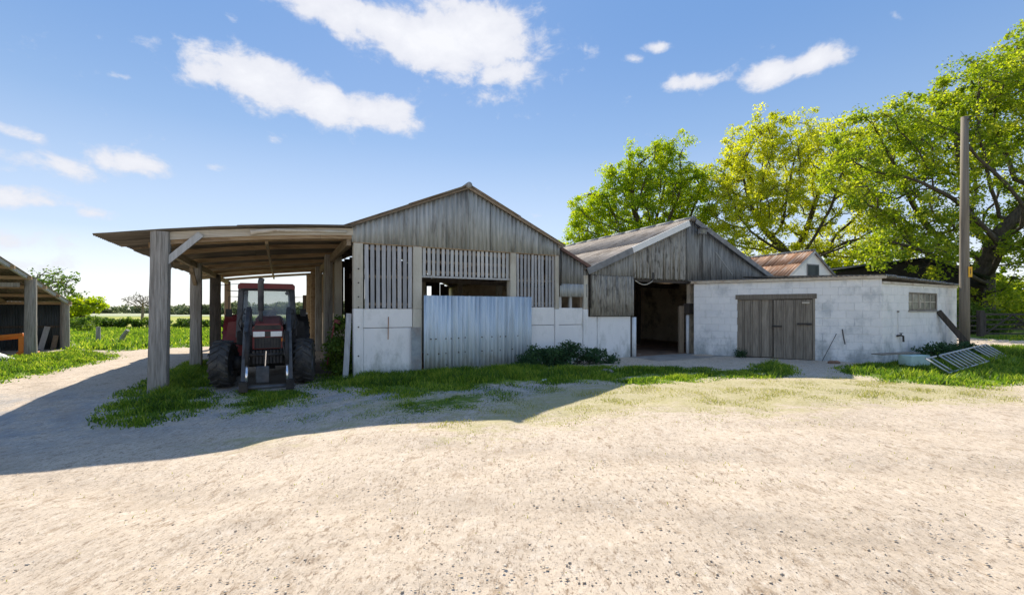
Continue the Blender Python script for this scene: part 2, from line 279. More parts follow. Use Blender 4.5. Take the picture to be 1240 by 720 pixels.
def npmesh(name, V, Fc, m, rnd=None, parent=None, kind=None, nper=4):
    """fast mesh from arrays; all faces have nper corners; rnd is one value per face"""
    me = bpy.data.meshes.new(name); nf = len(Fc)
    me.vertices.add(len(V)); me.vertices.foreach_set('co', np.asarray(V, np.float32).ravel())
    me.loops.add(nf * nper); me.loops.foreach_set('vertex_index', np.asarray(Fc, np.int32).ravel())
    me.polygons.add(nf); me.polygons.foreach_set('loop_start', np.arange(0, nf * nper, nper, dtype=np.int32))
    me.polygons.foreach_set('loop_total', np.full(nf, nper, dtype=np.int32))
    me.update(calc_edges=True)
    if rnd is not None:
        a = me.attributes.new('rnd', 'FLOAT', 'FACE'); a.data.foreach_set('value', np.asarray(rnd, np.float32))
    me.materials.append(m); me.validate()
    o = bpy.data.objects.new(name, me); C.objects.link(o); o.parent = parent
    if kind: o['kind'] = kind
    return o

# ------------------------------------------------------------------ ground
def sst(t): t = np.clip(t, 0, 1); return t * t * (3 - 2 * t)
def gz_(x, y):
    x = np.asarray(x, float); y = np.asarray(y, float)
    a = -.36 * sst((-x - .5) / 5) * (1 - .58 * sst((y - 7.5) / 4))
    b = .28 * sst((x - 13.5) / 3.5) * sst((y - 12.5) / 4)
    c = .012 * np.sin(x * 1.3 + y * .7) * np.sin(y * 1.1 - x * .4)
    return a + b + c
def at(px, py, z=0.0):
    """the ground point seen at photo pixel (px, py)"""
    for _ in range(12):
        d = F * (EYE - z) / (py - HZ); x = (px - 620) / F * d; z = float(gz_(x, d))
    return (x, d)
def pip(poly, x, y):
    ins = np.zeros(x.shape, bool); n = len(poly)
    for i in range(n):
        x1, y1 = poly[i]; x2, y2 = poly[(i + 1) % n]
        c = ((y1 > y) != (y2 > y)) & (x < (x2 - x1) * (y - y1) / ((y2 - y1) or 1e-9) + x1); ins ^= c
    return ins
def soft(poly, x, y, w=.35):
    d = np.full(x.shape, 1e9); n = len(poly)
    for i in range(n):
        ax, ay = poly[i]; bx, by = poly[(i + 1) % n]; ex, ey = bx - ax, by - ay
        t = np.clip(((x - ax) * ex + (y - ay) * ey) / (ex * ex + ey * ey + 1e-9), 0, 1)
        d = np.minimum(d, np.hypot(x - ax - t * ex, y - ay - t * ey))
    d = np.where(pip(poly, x, y), d, -d)
    return np.clip(.5 + d / (2 * w), 0, 1)
def P(*pp): return [at(a, b) for a, b in pp]
G = {  # lush grass, read off the ground
 'barn_verge': P((388, 472), (430, 470), (505, 478), (560, 470), (640, 464), (720, 462), (780, 456), (850, 452), (850, 447), (770, 446), (700, 446), (640, 443), (520, 450), (425, 452), (400, 455)),
 'barn_verge_b': P((470, 492), (560, 478), (600, 482), (560, 492), (500, 496)),
 'post_verge': P((142, 500), (158, 480), (203, 455), (238, 438), (262, 440), (250, 462), (236, 474), (250, 490), (225, 500), (180, 510), (145, 510)),
 'tractor_verge': P((282, 492), (290, 474), (345, 474), (362, 480), (350, 488), (320, 498), (295, 500)),
 'left_lawn': P((-120, 500), (-40, 470), (60, 450), (138, 433), (128, 427), (80, 424), (20, 432), (-60, 436), (-200, 450)),
 'far_verge': P((76, 424), (140, 425), (200, 421), (300, 418), (440, 417), (440, 397), (60, 397), (76, 410)),
 'doorway_tuft': P((915, 452), (925, 443), (945, 443), (955, 453), (935, 456)),
 'yard_verge': P((735, 462), (850, 452), (918, 449), (920, 455), (850, 459), (760, 466)),
 'right_lawn': P((1022, 452), (1030, 444), (1070, 441), (1150, 425), (1175, 424), (1205, 421), (1300, 424), (1420, 440), (1400, 468), (1240, 464), (1150, 468), (1080, 461)),
 'gate_verge': P((1195, 408), (1330, 408), (1330, 412), (1200, 412)),
}
DRY = [P((540, 506), (600, 480), (690, 466), (850, 455), (1020, 455), (1250, 466), (1250, 490), (1050, 492), (950, 505), (800, 500), (700, 512), (620, 524), (560, 530), (480, 515)),
       P((400, 488), (560, 474), (620, 476), (560, 505), (420, 508)),
       P((250, 535), (420, 506), (450, 512), (350, 535), (270, 545))]
def axis(lo, hi, step, far):
    a = list(np.arange(lo, hi + 1e-6, step)); s = step; p = hi; q = lo; up = []; dn = []
    while p < far: s *= 1.16; p += s; up.append(p)
    s = step
    while q > -far: s *= 1.16; q -= s; dn.append(q)
    return np.array(dn[::-1] + a + up)
gx_ = axis(-27, 25, .2, 4000); gy_ = axis(1, 30, .2, 4000)
XX, YY = np.meshgrid(gx_, gy_); ZZ = gz_(XX, YY)
near = (np.abs(XX) < 60) & (YY < 70)
# micro relief of the yard
ph = rng.uniform(0, 6.28, 12); kk = rng.uniform(1.5, 9, 12); aa = rng.uniform(0, 6.28, 12)
for p_, k_, a_ in zip(ph, kk, aa): ZZ = ZZ + np.where(near, .006 / (k_ / 3) * np.sin(k_ * (XX * math.cos(a_) + YY * math.sin(a_)) + p_), 0)
# faint wheel tracks sweeping off the drive across the yard
def rut(x, y):
    yc = 3.6 + 9.2 * np.exp(-(x + 14) / 7.5); d = np.minimum(np.abs(y - yc - .9), np.abs(y - yc + .9)) / np.sqrt(1 + (9.2 / 7.5 * np.exp(-(x + 14) / 7.5)) ** 2)
    yc2 = 8.2 - .10 * (x - 2); d2 = np.minimum(np.abs(y - yc2 - .9), np.abs(y - yc2 + .9)); return np.maximum(np.exp(-(d / .28) ** 2) * (x > -26) * (x < 16), np.exp(-(d2 / .25) ** 2) * np.clip((x - 1) / 3, 0, 1) * (x < 26) * .7)
RT = rut(XX, YY); ZZ = ZZ - np.where(near, RT * .018, 0)
nv = XX.size; ny, nx = XX.shape
V = np.stack([XX, YY, ZZ], -1).reshape(-1, 3)
ii = (np.arange(ny - 1)[:, None] * nx + np.arange(nx - 1)[None]).ravel()
Fc = np.stack([ii, ii + 1, ii + nx + 1, ii + nx], -1)
x_, y_ = V[:, 0], V[:, 1]
gm = np.zeros(nv)
for k, p in G.items(): gm = np.maximum(gm, soft(p, x_, y_, .55 if k != 'far_verge' else .8))
dm = np.zeros(nv)
for p in DRY: dm = np.maximum(dm, soft(p, x_, y_, 1.0))
def far_lines(x, y):
    """0 yard and drive, 1 pasture, 2 crop"""
    past = np.where((y > 30) | (x > 26) | (x < -32) & (y > 14), 1.0, 0.0)
    crop = np.where((y > 51) & (y < 140) & (x < 6), 1.0, 0.0)
    pale = np.where((y > 160) & (y < 420) & (x < 20), 1.0, 0.0)
    return past, crop, pale
past, crop, pale = far_lines(x_, y_)
# the drive runs off to the left and behind the shelter
drive = soft(P((-700, 520), (-60, 452), (70, 438), (140, 434), (130, 427), (100, 425), (145, 427), (200, 423), (300, 419.5), (440, 419), (600, 419), (600, 640), (-700, 900)), x_, y_, .5)
back = soft(P((1170, 424), (1190, 411), (1420, 411), (1500, 424), (1240, 426)), x_, y_, .4)
gm = np.maximum(gm, np.maximum(past, 0)) * (1 - np.minimum(1, back)) 
gm = np.where((past > .5) & (drive > .5), gm * (1 - drive), gm)
# first pasture region near the left must stay drive where the drive is
blob = np.maximum(0, 1 - np.hypot((x_ + 9.5) / 5.0, (y_ - 9.0) / 3.2)) + np.maximum(0, 1 - np.hypot((x_ + 3) / 6.5, (y_ - 10.5) / 3.0))
shaded_earth_m = np.maximum(np.clip(1.25 - np.hypot((x_ + 6.9) / 2.0, (y_ - 13.2) / 2.2), 0, 1), np.clip(1.3 - np.hypot((x_ + 6.2) / 2.6, (y_ - 16) / 3.0), 0, 1))  # dark earth colour painted in to deepen the shade under tractor and shelter
gme = bpy.data.meshes.new('ground')
gme.vertices.add(nv); gme.vertices.foreach_set('co', V.astype(np.float32).ravel())
nf = len(Fc); gme.loops.add(nf * 4); gme.loops.foreach_set('vertex_index', Fc.astype(np.int32).ravel())
gme.polygons.add(nf); gme.polygons.foreach_set('loop_start', np.arange(0, nf * 4, 4, dtype=np.int32)); gme.polygons.foreach_set('loop_total', np.full(nf, 4, dtype=np.int32))
gme.update(calc_edges=True)
for nm, arr in (('grass', gm), ('dry', dm), ('crop', crop), ('pale', pale), ('grey', np.clip(blob * 1.6, 0, 1)), ('shaded_earth', shaded_earth_m), ('rut', RT.reshape(-1))):
    a = gme.attributes.new(nm, 'FLOAT', 'POINT'); a.data.foreach_set('value', arr.astype(np.float32))
gme.polygons.foreach_set('use_smooth', [True] * nf)
def ground_material():
    m = bpy.data.materials.new('gravel_yard_and_grass'); m.use_nodes = True; n = m.node_tree.nodes; l = m.node_tree.links; n.clear()
    out = n.new('ShaderNodeOutputMaterial'); b = n.new('ShaderNodeBsdfPrincipled'); b.inputs['Roughness'].default_value = .95; b.inputs['Specular IOR Level'].default_value = .15
    t = n.new('ShaderNodeTexCoord')
    def noise(sc, det=6, ro=.6, st=(1, 1, 1), dist=0):
        mp = n.new('ShaderNodeMapping'); mp.inputs['Scale'].default_value = st; l.new(t.outputs['Object'], mp.inputs[0])
        x = n.new('ShaderNodeTexNoise'); x.inputs['Scale'].default_value = sc; x.inputs['Detail'].default_value = det; x.inputs['Roughness'].default_value = ro; x.inputs['Distortion'].default_value = dist
        l.new(mp.outputs[0], x.inputs['Vector']); return x.outputs['Fac']
    def rng_(v, a, b_, c=0, d=1):
        x = n.new('ShaderNodeMapRange'); x.inputs[1].default_value = a; x.inputs[2].default_value = b_; x.inputs[3].default_value = c; x.inputs[4].default_value = d; l.new(v, x.inputs[0]); return x.outputs[0]
    def mix(f, a, c):
        x = n.new('ShaderNodeMixRGB')
        for i, v in enumerate((f, a, c)):
            if isinstance(v, tuple): x.inputs[i].default_value = (*v, 1)
            elif isinstance(v, (int, float)): x.inputs[i].default_value = v
            else: l.new(v, x.inputs[i])
        return x.outputs[0]
    def mth(op, a, c):
        x = n.new('ShaderNodeMath'); x.operation = op
        for i, v in enumerate((a, c)):
            if isinstance(v, (int, float)): x.inputs[i].default_value = v
            else: l.new(v, x.inputs[i])
        return x.outputs[0]
    def att(nm): x = n.new('ShaderNodeAttribute'); x.attribute_name = nm; return x.outputs['Fac']
    base = mix(rng_(noise(.45, 5), .35, .65), (.46, .375, .28), (.57, .475, .37))
    base = mix(rng_(noise(9, 8, .75), .35, .7), base, (.63, .53, .415))
    base = mix(rng_(noise(4.5, 9, .8, (1, .5, 1)), .54, .62, 0, .7), base, (.33, .245, .165))
    base = mix(rng_(noise(42, 4, .85, (1, .4, 1)), .55, .61, 0, .85), base, (.21, .16, .115))
    base = mix(rng_(noise(70, 3, .8, (1.1, .9, 1)), .62, .70, 0, .5), base, (.68, .62, .53))
    base = mix(mth('MULTIPLY', att('grey'), rng_(noise(1.3, 6, .7), .35, .6)), base, (.33, .33, .325))
    vo = n.new('ShaderNodeTexVoronoi'); vo.inputs['Scale'].default_value = 38; l.new(t.outputs['Object'], vo.inputs['Vector'])
    sp = mth('MULTIPLY', rng_(vo.outputs['Distance'], .30, .12), rng_(noise(1.7, 4, .7), .55, .68))
    base = mix(mth('MULTIPLY', sp, .16), base, (.26, .22, .18))
    base = mix(rng_(noise(16, 7, .85, (1, .4, 1)), .555, .61, 0, .85), base, (.23, .165, .11))
    base = mix(rng_(noise(1.1, 9, .8, (1, 2.5, 1), .4), .57, .66, 0, .45), base, (.37, .28, .19))
    base = mix(rng_(noise(13, 9, .85, (1, .45, 1)), .54, .60, 0, .7), base, (.68, .60, .50))
    base = mix(mth('MULTIPLY', rng_(att('rut'), .15, .8), rng_(noise(1.6, 6, .75), .42, .60, .03, .42)), base, (.36, .295, .225))
    base = mix(rng_(att('shaded_earth'), .2, .8, 0, .85), base, (.10, .085, .07))
    dryc = mix(rng_(noise(14, 5, .7), .35, .65), (.33, .30, .12), (.44, .40, .20))
    dmask = mth('MULTIPLY', rng_(mth('ADD', att('dry'), mth('MULTIPLY', mth('SUBTRACT', noise(2.4, 8, .75, (1, 1.6, 1)), .5), 2.6)), .42, .95), .72)
    base = mix(dmask, base, dryc)
    gc = mix(rng_(noise(3, 6, .7), .35, .65), (.07, .12, .022), (.16, .22, .035))
    gc = mix(rng_(noise(.06, 4, .6), .4, .62, 0, .8), gc, (.26, .34, .045))
    cropc = mix(rng_(noise(.12, 5, .6), .35, .65), (.27, .31, .05), (.40, .38, .09))
    gmask = rng_(mth('ADD', att('grass'), mth('MULTIPLY', mth('SUBTRACT', noise(3.2, 8, .8), .5), 2.6)), .45, .75)
    base = mix(gmask, base, gc)
    base = mix(att('crop'), base, cropc)
    base = mix(att('pale'), base, (.36, .38, .24))
    l.new(base, b.inputs['Base Color'])
    h = mth('ADD', mth('MULTIPLY', noise(60, 5, .8), rng_(noise(1.3, 5, .7), .4, .65, .25, 1.1)), mth('MULTIPLY', noise(6, 12, .75, (1, .7, 1)), 2.0))
    bp = n.new('ShaderNodeBump'); bp.inputs['Strength'].default_value = .6; bp.inputs['Distance'].default_value = .022; l.new(h, bp.inputs['Height']); l.new(bp.outputs[0], b.inputs['Normal'])
    l.new(b.outputs[0], out.inputs[0]); return m
gme.materials.append(ground_material())
ground = bpy.data.objects.new('ground', gme); C.objects.link(ground); ground['kind'] = 'structure'

# loose stones on the yard
def stones(name, n, region, smin, smax, m, label, seed, dark=False):
    r = np.random.default_rng(seed); pts = []
    base = np.array([(1, 0, 0), (0, 1, 0), (-1, 0, 0), (0, -1, 0), (0, 0, 1), (0, 0, -.6)])
    fc = np.array([(0, 1, 4), (1, 2, 4), (2, 3, 4), (3, 0, 4), (1, 0, 5), (2, 1, 5), (3, 2, 5), (0, 3, 5)])
    X, Y = region(r, n)
    Z = gz_(X, Y); s = smin + (smax - smin) * r.random(n) ** 7
    th = r.uniform(0, 6.28, n); j = r.uniform(.6, 1.25, (n, 6, 3)); b = base[None] * j * s[:, None, None]
    c, si = np.cos(th)[:, None], np.sin(th)[:, None]
    vx = b[:, :, 0] * c - b[:, :, 1] * si; vy = b[:, :, 0] * si + b[:, :, 1] * c; vz = b[:, :, 2] * .42
    Vv = np.stack([vx + X[:, None], vy + Y[:, None], vz + Z[:, None] + s[:, None] * .1], -1).reshape(-1, 3)
    Ff = (fc[None] + (np.arange(n) * 6)[:, None, None]).reshape(-1, 3)
    o = npmesh(name, Vv, Ff, m, None, None, 'stuff', 3); tag(o, label, 'gravel', kind='stuff'); return o
def yardpts(r, n):
    X = np.empty(0); Y = np.empty(0)
    while len(X) < n:
        d = 2.6 + 12 * r.random(n) ** 1.5; x = r.uniform(-1.18, 1.18, n) * d; dens = .25 + .75 * np.clip(.5 + .9 * np.sin(x * 1.1 + np.sin(d * 1.7)) * np.sin(d * 1.5 + 1.3 * np.sin(x * .8)), 0, 1)
        k = (d < 11.8) & (r.random(n) < dens); X = np.append(X, x[k]); Y = np.append(Y, d[k])
    return X[:n], Y[:n]
def yardpts_old(r, n):
    d = 2.7 + 12 * r.random(n) ** 1.6; x = r.uniform(-1.18, 1.18, n) * d
    x = np.clip(x, -22, 15); keep = ~((x < 3.5) & (d > 12.4)) ; d = np.where(keep, d, 4.0); return x, d
stones('gravel', 20000, yardpts, .002, .017, M['stone'], 'pale loose gravel scattered over the sandy yard', 3)
def darkpts(r, n):
    cs = np.array([(6.0, 5.2), (4.2, 4.4), (5.2, 4.4), (7.0, 5.8), (-1.0, 5.5), (3.2, 3.8), (4.4, 3.7), (-4.2, 5.6), (6.2, 4.0), (2.5, 5.0)]); k = r.integers(0, len(cs), n)
    x = cs[k, 0] + r.normal(0, .7, n); y = cs[k, 1] + r.normal(0, .35, n)
    u = r.random(n) < .5; x = np.where(u, r.uniform(-1.1, 1.1, n) * np.maximum(y, 3.2) * 1.5, x); y = np.where(u, 3 + 6 * r.random(n), y); return x, np.maximum(y, 2.7)
stones('grit', 600, darkpts, .003, .014, M['clod'], 'dark grit and clods strewn across the near yard', 5)

# ------------------------------------------------------------------ grass blades
def blades(name, poly, n, h, label, m=None, seed=1, w=.012, cat='grass', fuzz=.5, bias=None):
    r = np.random.default_rng(seed); poly = np.array(poly); lo = poly.min(0) - fuzz; hi = poly.max(0) + fuzz
    X = np.empty(0); Y = np.empty(0); SS = np.empty(0)
    while len(X) < n:
        x = r.uniform(lo[0], hi[0], n * 3); y = r.uniform(lo[1], hi[1], n * 3)
        s = soft([tuple(p) for p in poly], x, y, fuzz)
        cl = .5 + .5 * np.sin(x * 3.1 + 1.7 * np.sin(y * 2.3)) * np.sin(y * 3.7 + 1.3 * np.sin(x * 2.9))
        k = r.random(len(x)) < s * (.06 + .94 * cl ** 1.3); X = np.append(X, x[k]); Y = np.append(Y, y[k]); SS = np.append(SS, s[k])
    X = X[:n]; Y = Y[:n]; SS = SS[:n]; cl = .5 + .5 * np.sin(X * 3.1 + 1.7 * np.sin(Y * 2.3)) * np.sin(Y * 3.7 + 1.3 * np.sin(X * 2.9))
    Z = gz_(X, Y) - .01; H = h * (.35 + 1.15 * r.random(n) ** 1.6) * (.55 + .7 * cl) * (.25 + .75 * SS ** 1.5); th = r.uniform(0, 6.28, n); ln = H * r.uniform(.15, .8, n); la = r.uniform(0, 6.28, n)
    wx, wy = np.cos(th) * w, np.sin(th) * w; lx, ly = np.cos(la) * ln, np.sin(la) * ln
    p0 = np.stack([X - wx, Y - wy, Z], -1); p1 = np.stack([X + wx, Y + wy, Z], -1)
    p2 = np.stack([X + wx * .8 + lx * .35, Y + wy * .8 + ly * .35, Z + H * .6], -1); p3 = np.stack([X - wx * .8 + lx * .35, Y - wy * .8 + ly * .35, Z + H * .6], -1)
    p4 = np.stack([X + lx + wx * .1, Y + ly, Z + H], -1); p5 = np.stack([X + lx - wx * .1, Y + ly, Z + H], -1)
    Vv = np.stack([p0, p1, p2, p3, p4, p5], 1).reshape(-1, 3); i = (np.arange(n) * 6)[:, None]
    Ff = np.concatenate([i + np.array([0, 1, 2, 3]), i + np.array([3, 2, 4, 5])]); rn = np.clip(r.normal(.46, .2, n) + .22 * np.sin(X * 1.9 + 2 * np.sin(Y * 1.3)) * np.sin(Y * 2.3 + X), 0, 1); rn = np.where(r.random(n) < .07, .97, rn)
    o = npmesh(name, Vv, Ff, m or M['grass'], np.concatenate([rn, rn])); return tag(o, label, cat, kind='stuff')
blades('grass', G['barn_verge'], 34000, .15, 'shaded lush grass verge along the foot of the front barn wall', seed=1, fuzz=.75)
blades('sprigs', [(-9, 4), (-3, 3), (5, 3), (12, 9), (4, 9.5), (-5, 6.5)], 900, .03, 'tiny dry weed sprigs dotted over the sunlit gravel', M['dry'], seed=13, w=.005, fuzz=.5)
blades('thin_grass', P((330, 500), (420, 470), (640, 466), (690, 468), (640, 488), (500, 502), (380, 506)), 7000, .05, 'thin scattered grass on the shaded gravel below the barn verge', seed=12, w=.006, fuzz=.8)
blades('grass', G['barn_verge_b'], 2200, .05, 'thin low grass patch in shade in front of the sliding door', seed=2)
blades('grass', G['post_verge'], 22000, .18, 'tall shaded grass round the thick front post of the shelter', seed=3, fuzz=.5)
blades('grass', G['tractor_verge'], 7000, .10, 'short grass patch on the ground in front of the tractor', seed=4)
blades('grass', G['left_lawn'], 26000, .13, 'bright sunlit grass between the left shed and the drive', seed=5, w=.02)
blades('grass', G['far_verge'], 26000, .22, 'sunlit rough grass beyond the drive around the old fence posts', seed=6, w=.04, fuzz=.6)
blades('grass', G['doorway_tuft'], 2600, .26, 'bright grass tussock in front of the plank double doors', seed=7)
blades('grass', G['yard_verge'], 7000, .12, 'sunlit grass fringe where the yard meets the barn doorway', seed=8)
blades('grass', G['right_lawn'], 34000, .17, 'lush grass around the trough and the pole at the right', seed=9, w=.014)
blades('grass', G['gate_verge'], 1500, .15, 'narrow grass strip at the foot of the field gate', seed=10, w=.03)
blades('dry_grass', DRY[0], 22000, .035, 'sparse dry yellow grass on the sunlit side of the yard', M['dry'], seed=11, w=.006, fuzz=.9)

# ------------------------------------------------------------------ leaves, bushes, trees
def leafquads(cen, rad, n, size, seed, flat=0.0):
    """n leaf quads scattered round the centres cen (k,3) with gaussian radius rad"""
    r = np.random.default_rng(seed); cen = np.asarray(cen, float); k = r.integers(0, len(cen), n)
    rad = np.asarray(rad, float); rr = rad[k] if rad.ndim else np.full(n, float(rad))
    d = r.normal(0, 1, (n, 3)); d /= np.linalg.norm(d, axis=1)[:, None]; d *= (r.random(n) ** .55)[:, None]
    p = cen[k] + d * rr[:, None] * np.array([1, 1, .75])
    a = r.normal(0, 1, (n, 3)); a /= np.linalg.norm(a, axis=1)[:, None]; b = r.normal(0, 1, (n, 3)); b -= a * (a * b).sum(1)[:, None]; b /= np.linalg.norm(b, axis=1)[:, None]
    s = (size * r.uniform(.6, 1.4, n))[:, None]
    Vv = np.stack([p - a * s * .5, p + b * s * .32 + a * s * .05, p + a * s * .5, p - b * s * .32 + a * s * .05], 1).reshape(-1, 3)
    ck = r.normal(.5, .16, len(cen)); rn = np.clip(ck[k] + r.normal(0, .14, n), 0, 1)
    return Vv, np.arange(n * 4).reshape(-1, 4), rn
def colonise(base, h0, lobes, natt, step, kill, infl, seed, lean=(0, 0)):
    r = np.random.default_rng(seed); A = []
    vol = np.array([l[3] * l[4] * l[5] for l in lobes]) ** .8; vol /= vol.sum()
    for l, q in zip(lobes, vol):
        m = int(natt * q) + 1; d = r.normal(0, 1, (m, 3)); d /= np.linalg.norm(d, axis=1)[:, None]; d *= (r.random(m) ** .42)[:, None]
        A.append(np.array(l[:3]) + d * np.array(l[3:6]))
    A = np.concatenate(A)
    N = [np.array([base[0], base[1], base[2]])]; par = [-1]; z = 0; i = 0
    while z < h0:
        z += step; N.append(N[-1] + np.array([lean[0] * step + r.normal(0, .06) * step, lean[1] * step + r.normal(0, .06) * step, step])); par.append(len(N) - 2)
    N = np.array(N)
    near_d = np.full(len(A), 1e9); near_i = np.zeros(len(A), int)
    def upd(i0):
        nonlocal near_d, near_i
        for k in range(i0, len(N)):
            d = np.linalg.norm(A - N[k], axis=1); m = d < near_d; near_d[m] = d[m]; near_i[m] = k
    upd(0); alive = np.ones(len(A), bool)
    for it in range(130):
        act = alive & (near_d < infl)
        if not act.any():
            if len(N) > 6000: break
            act = alive & (near_d < near_d[alive].min() + step * 2) if alive.any() else act
            if not act.any(): break
        new = []; np_ = []
        for k in np.unique(near_i[act]):
            m = act & (near_i == k); d = A[m] - N[k]; d /= np.linalg.norm(d, axis=1)[:, None]; v = d.sum(0) + r.normal(0, .35, 3) + np.array([0, 0, -.05])
            L = np.linalg.norm(v); 
            if L < 1e-3: continue
            new.append(N[k] + v / L * step); np_.append(k)
        if not new: break
        i0 = len(N); N = np.concatenate([N, np.array(new)]); par += [int(k) for k in np_]; upd(i0); alive &= near_d > kill
        if not alive.any() or len(N) > 7000: break
    return N, np.array(par)
def tree(name, label, base, h0, lobes, leafm, nleaf, lsize, seed, trunk_r, step=.7, natt=900, kill=1.1, infl=6, bark='bark', group=None, clump=.9, cat='tree', rmin=.02, fine=.7, lean=(0, 0), leaves=True):
    """base, lobes in world metres; lobes (cx,cy,cz,rx,ry,rz)"""
    root = thing(name, label, cat, base, 0, group); bx = np.array(base)
    lb = [(l[0] - bx[0], l[1] - bx[1], l[2] - bx[2], *l[3:]) for l in lobes]
    N, par = colonise((0, 0, -.2), h0, lb, natt, step, kill, infl, seed, lean); n = len(N)
    w = np.zeros(n); ch = np.zeros(n, int)
    for i in range(n - 1, 0, -1):
        if ch[i] == 0: w[i] = 1
        w[par[i]] += w[i]; ch[par[i]] += 1
    rad = rmin + (trunk_r - rmin) * (w / w[0]) ** .58
    rad[:3] *= np.array([1.45, 1.18, 1.05])
    # tubes, one ring per node
    mbv = []; mbf = []
    def ring(p, d, r_, k):
        a = np.array([1., 0, 0]) if abs(d[0]) < .8 else np.array([0, 1., 0]); a = a - d * a.dot(d); a /= np.linalg.norm(a); b = np.cross(d, a)
        t = np.arange(k) * 2 * np.pi / k; return p + r_ * (np.cos(t)[:, None] * a + np.sin(t)[:, None] * b)
    for i in range(1, n):
        p = par[i]; d = N[i] - N[p]; L = np.linalg.norm(d); d = d / (L + 1e-9); k = 10 if rad[i] > .15 else (6 if rad[i] > .06 else 3)
        r0 = min(rad[p], rad[i] * 1.35) if i > 2 else rad[p]; o = len(mbv)
        mbv += list(ring(N[p] - d * .02, d, r0, k)) + list(ring(N[i] + d * .03, d, rad[i], k))
        mbf += [(o + j, o + (j + 1) % k, o + k + (j + 1) % k, o + k + j) for j in range(k)]
    # twigs
    tips = np.where(w <= 4)[0]; r = np.random.default_rng(seed + 5)
    tw = tips[r.integers(0, len(tips), int(len(tips) * 2.2))]
    ends = []
    for i in tw:
        d = N[i] - N[par[i]]; d = d / (np.linalg.norm(d) + 1e-9) + r.normal(0, .7, 3); d /= np.linalg.norm(d); e_ = N[i] + d * step * r.uniform(.8, 1.7); o = len(mbv); ends.append(e_)
        mbv += list(ring(N[i], d, rmin * .8, 3)) + list(ring(e_, d, rmin * .35, 3)); mbf += [(o + j, o + (j + 1) % 3, o + 3 + (j + 1) % 3, o + 3 + j) for j in range(3)]
    mb = MB(); mb.v = [tuple(p) for p in mbv]; mb.f = mbf; mb.obj('trunk', M[bark], root, smooth=True)
    if leaves:
        cen = np.concatenate([N[tips], np.array(ends)]); sel = r.random(len(cen)) < fine; cen = cen[sel]
        Vv, Ff, rn = leafquads(cen, clump * r.uniform(.5, 1.25, len(cen)), nleaf, lsize, seed + 9)
        npmesh('crown', Vv, Ff, M[leafm], rn, root)
    return root
def px3(px, py, D): return ((px - 620) / F * D, D, EYE + (HZ - py) / F * D)
def lobe(px, py, D, rpx, rpz, ry=None): x, y, z = px3(px, py, D); return (x, y, z, rpx * D / F, (ry or rpx * D / F), rpz * D / F)

tree('oak_tree', 'broad fresh green oak with thick dark trunk behind the field gate', (*px3(1188, 376, 33)[:2], .25), 4.5,
     [lobe(1110, 190, 32, 80, 60, 4), lobe(1190, 130, 33, 75, 65, 5), lobe(1275, 120, 33, 85, 95, 6), lobe(1060, 160, 31, 42, 35, 3), lobe(1120, 250, 30, 70, 45, 3.5), lobe(1260, 240, 32, 80, 70, 5), lobe(1130, 290, 33, 60, 28, 3), lobe(1225, 300, 30, 50, 35, 3), lobe(1075, 305, 29, 48, 20, 2.5), lobe(1130, 318, 29, 32, 18, 2), lobe(1205, 345, 30, 26, 22, 2), lobe(1030, 215, 30, 26, 40, 2.5), lobe(1290, 50, 34, 60, 40, 4)],
     'leaf_oak', 125000, .18, 21, .66, step=.7, natt=2000, kill=1.1, clump=.72, fine=.6)
tree('oak_tree', 'yellow leaved oak with open spreading branches behind the rusty roof', (*px3(958, 376, 46)[:2], 0), 5.0,
     [lobe(950, 215, 46, 88, 66, 6), lobe(1010, 195, 46, 62, 50, 5), lobe(900, 250, 46, 45, 48, 5), lobe(1050, 270, 45, 48, 34, 4), lobe(1000, 300, 47, 70, 26, 4), lobe(920, 170, 46, 36, 28, 4), lobe(890, 285, 47, 34, 26, 4), lobe(930, 300, 47, 40, 16, 4), lobe(885, 215, 46, 24, 30, 3), lobe(1050, 200, 46, 36, 30, 4), lobe(1060, 310, 48, 50, 18, 4)],
     'leaf_yellow', 95000, .19, 33, .62, step=.8, natt=2200, kill=1.2, clump=.75, fine=.62)
tree('oak_tree', 'dense green oak showing above the roof valley between both barns', (*px3(790, 376, 52)[:2], 0), 5.0,
     [lobe(790, 225, 52, 55, 42, 5), lobe(740, 262, 52, 52, 40, 5), lobe(835, 245, 52, 40, 40, 5), lobe(800, 192, 52, 32, 20, 3.5), lobe(705, 285, 52, 24, 22, 3), lobe(790, 290, 52, 70, 30, 5), lobe(755, 205, 52, 26, 22, 3)],
     'leaf_green', 80000, .21, 44, .7, step=.8, natt=1700, kill=1.2, clump=.78, fine=.75)
tree('maple_tree', 'rounded yellow green tree in the far field right of the left shed', (*px3(100, 376, 70)[:2], -.15), 2.2,
     [lobe(98, 370, 70, 26, 10, 3), lobe(80, 382, 70, 16, 7, 3)], 'leaf_green', 9000, .32, 55, .3, step=.5, natt=400, kill=.7, clump=.6, infl=3)
tree('ash_tree', 'thin leaning tree with sparse leaves behind the left shed roof', (*px3(30, 376, 40)[:2], -.15), 2.5,
     [lobe(62, 338, 40, 26, 14, 2), lobe(82, 352, 40, 12, 6, 1.5), lobe(45, 350, 40, 18, 16, 2)], 'leaf_mid', 1600, .2, 56, .18, step=.4, natt=220, kill=.6, clump=.4, infl=3, bark='barkpale', fine=.5)
tree('bare_tree', 'leafless tree in the field beside the thick front post', (*px3(172, 376, 85)[:2], -.15), 1.2,
     [lobe(172, 364, 85, 22, 9, 3)], 'leaf_mid', 10, .2, 57, .22, step=.35, natt=420, kill=.5, infl=2.5, bark='barkpale', leaves=False, rmin=.025)

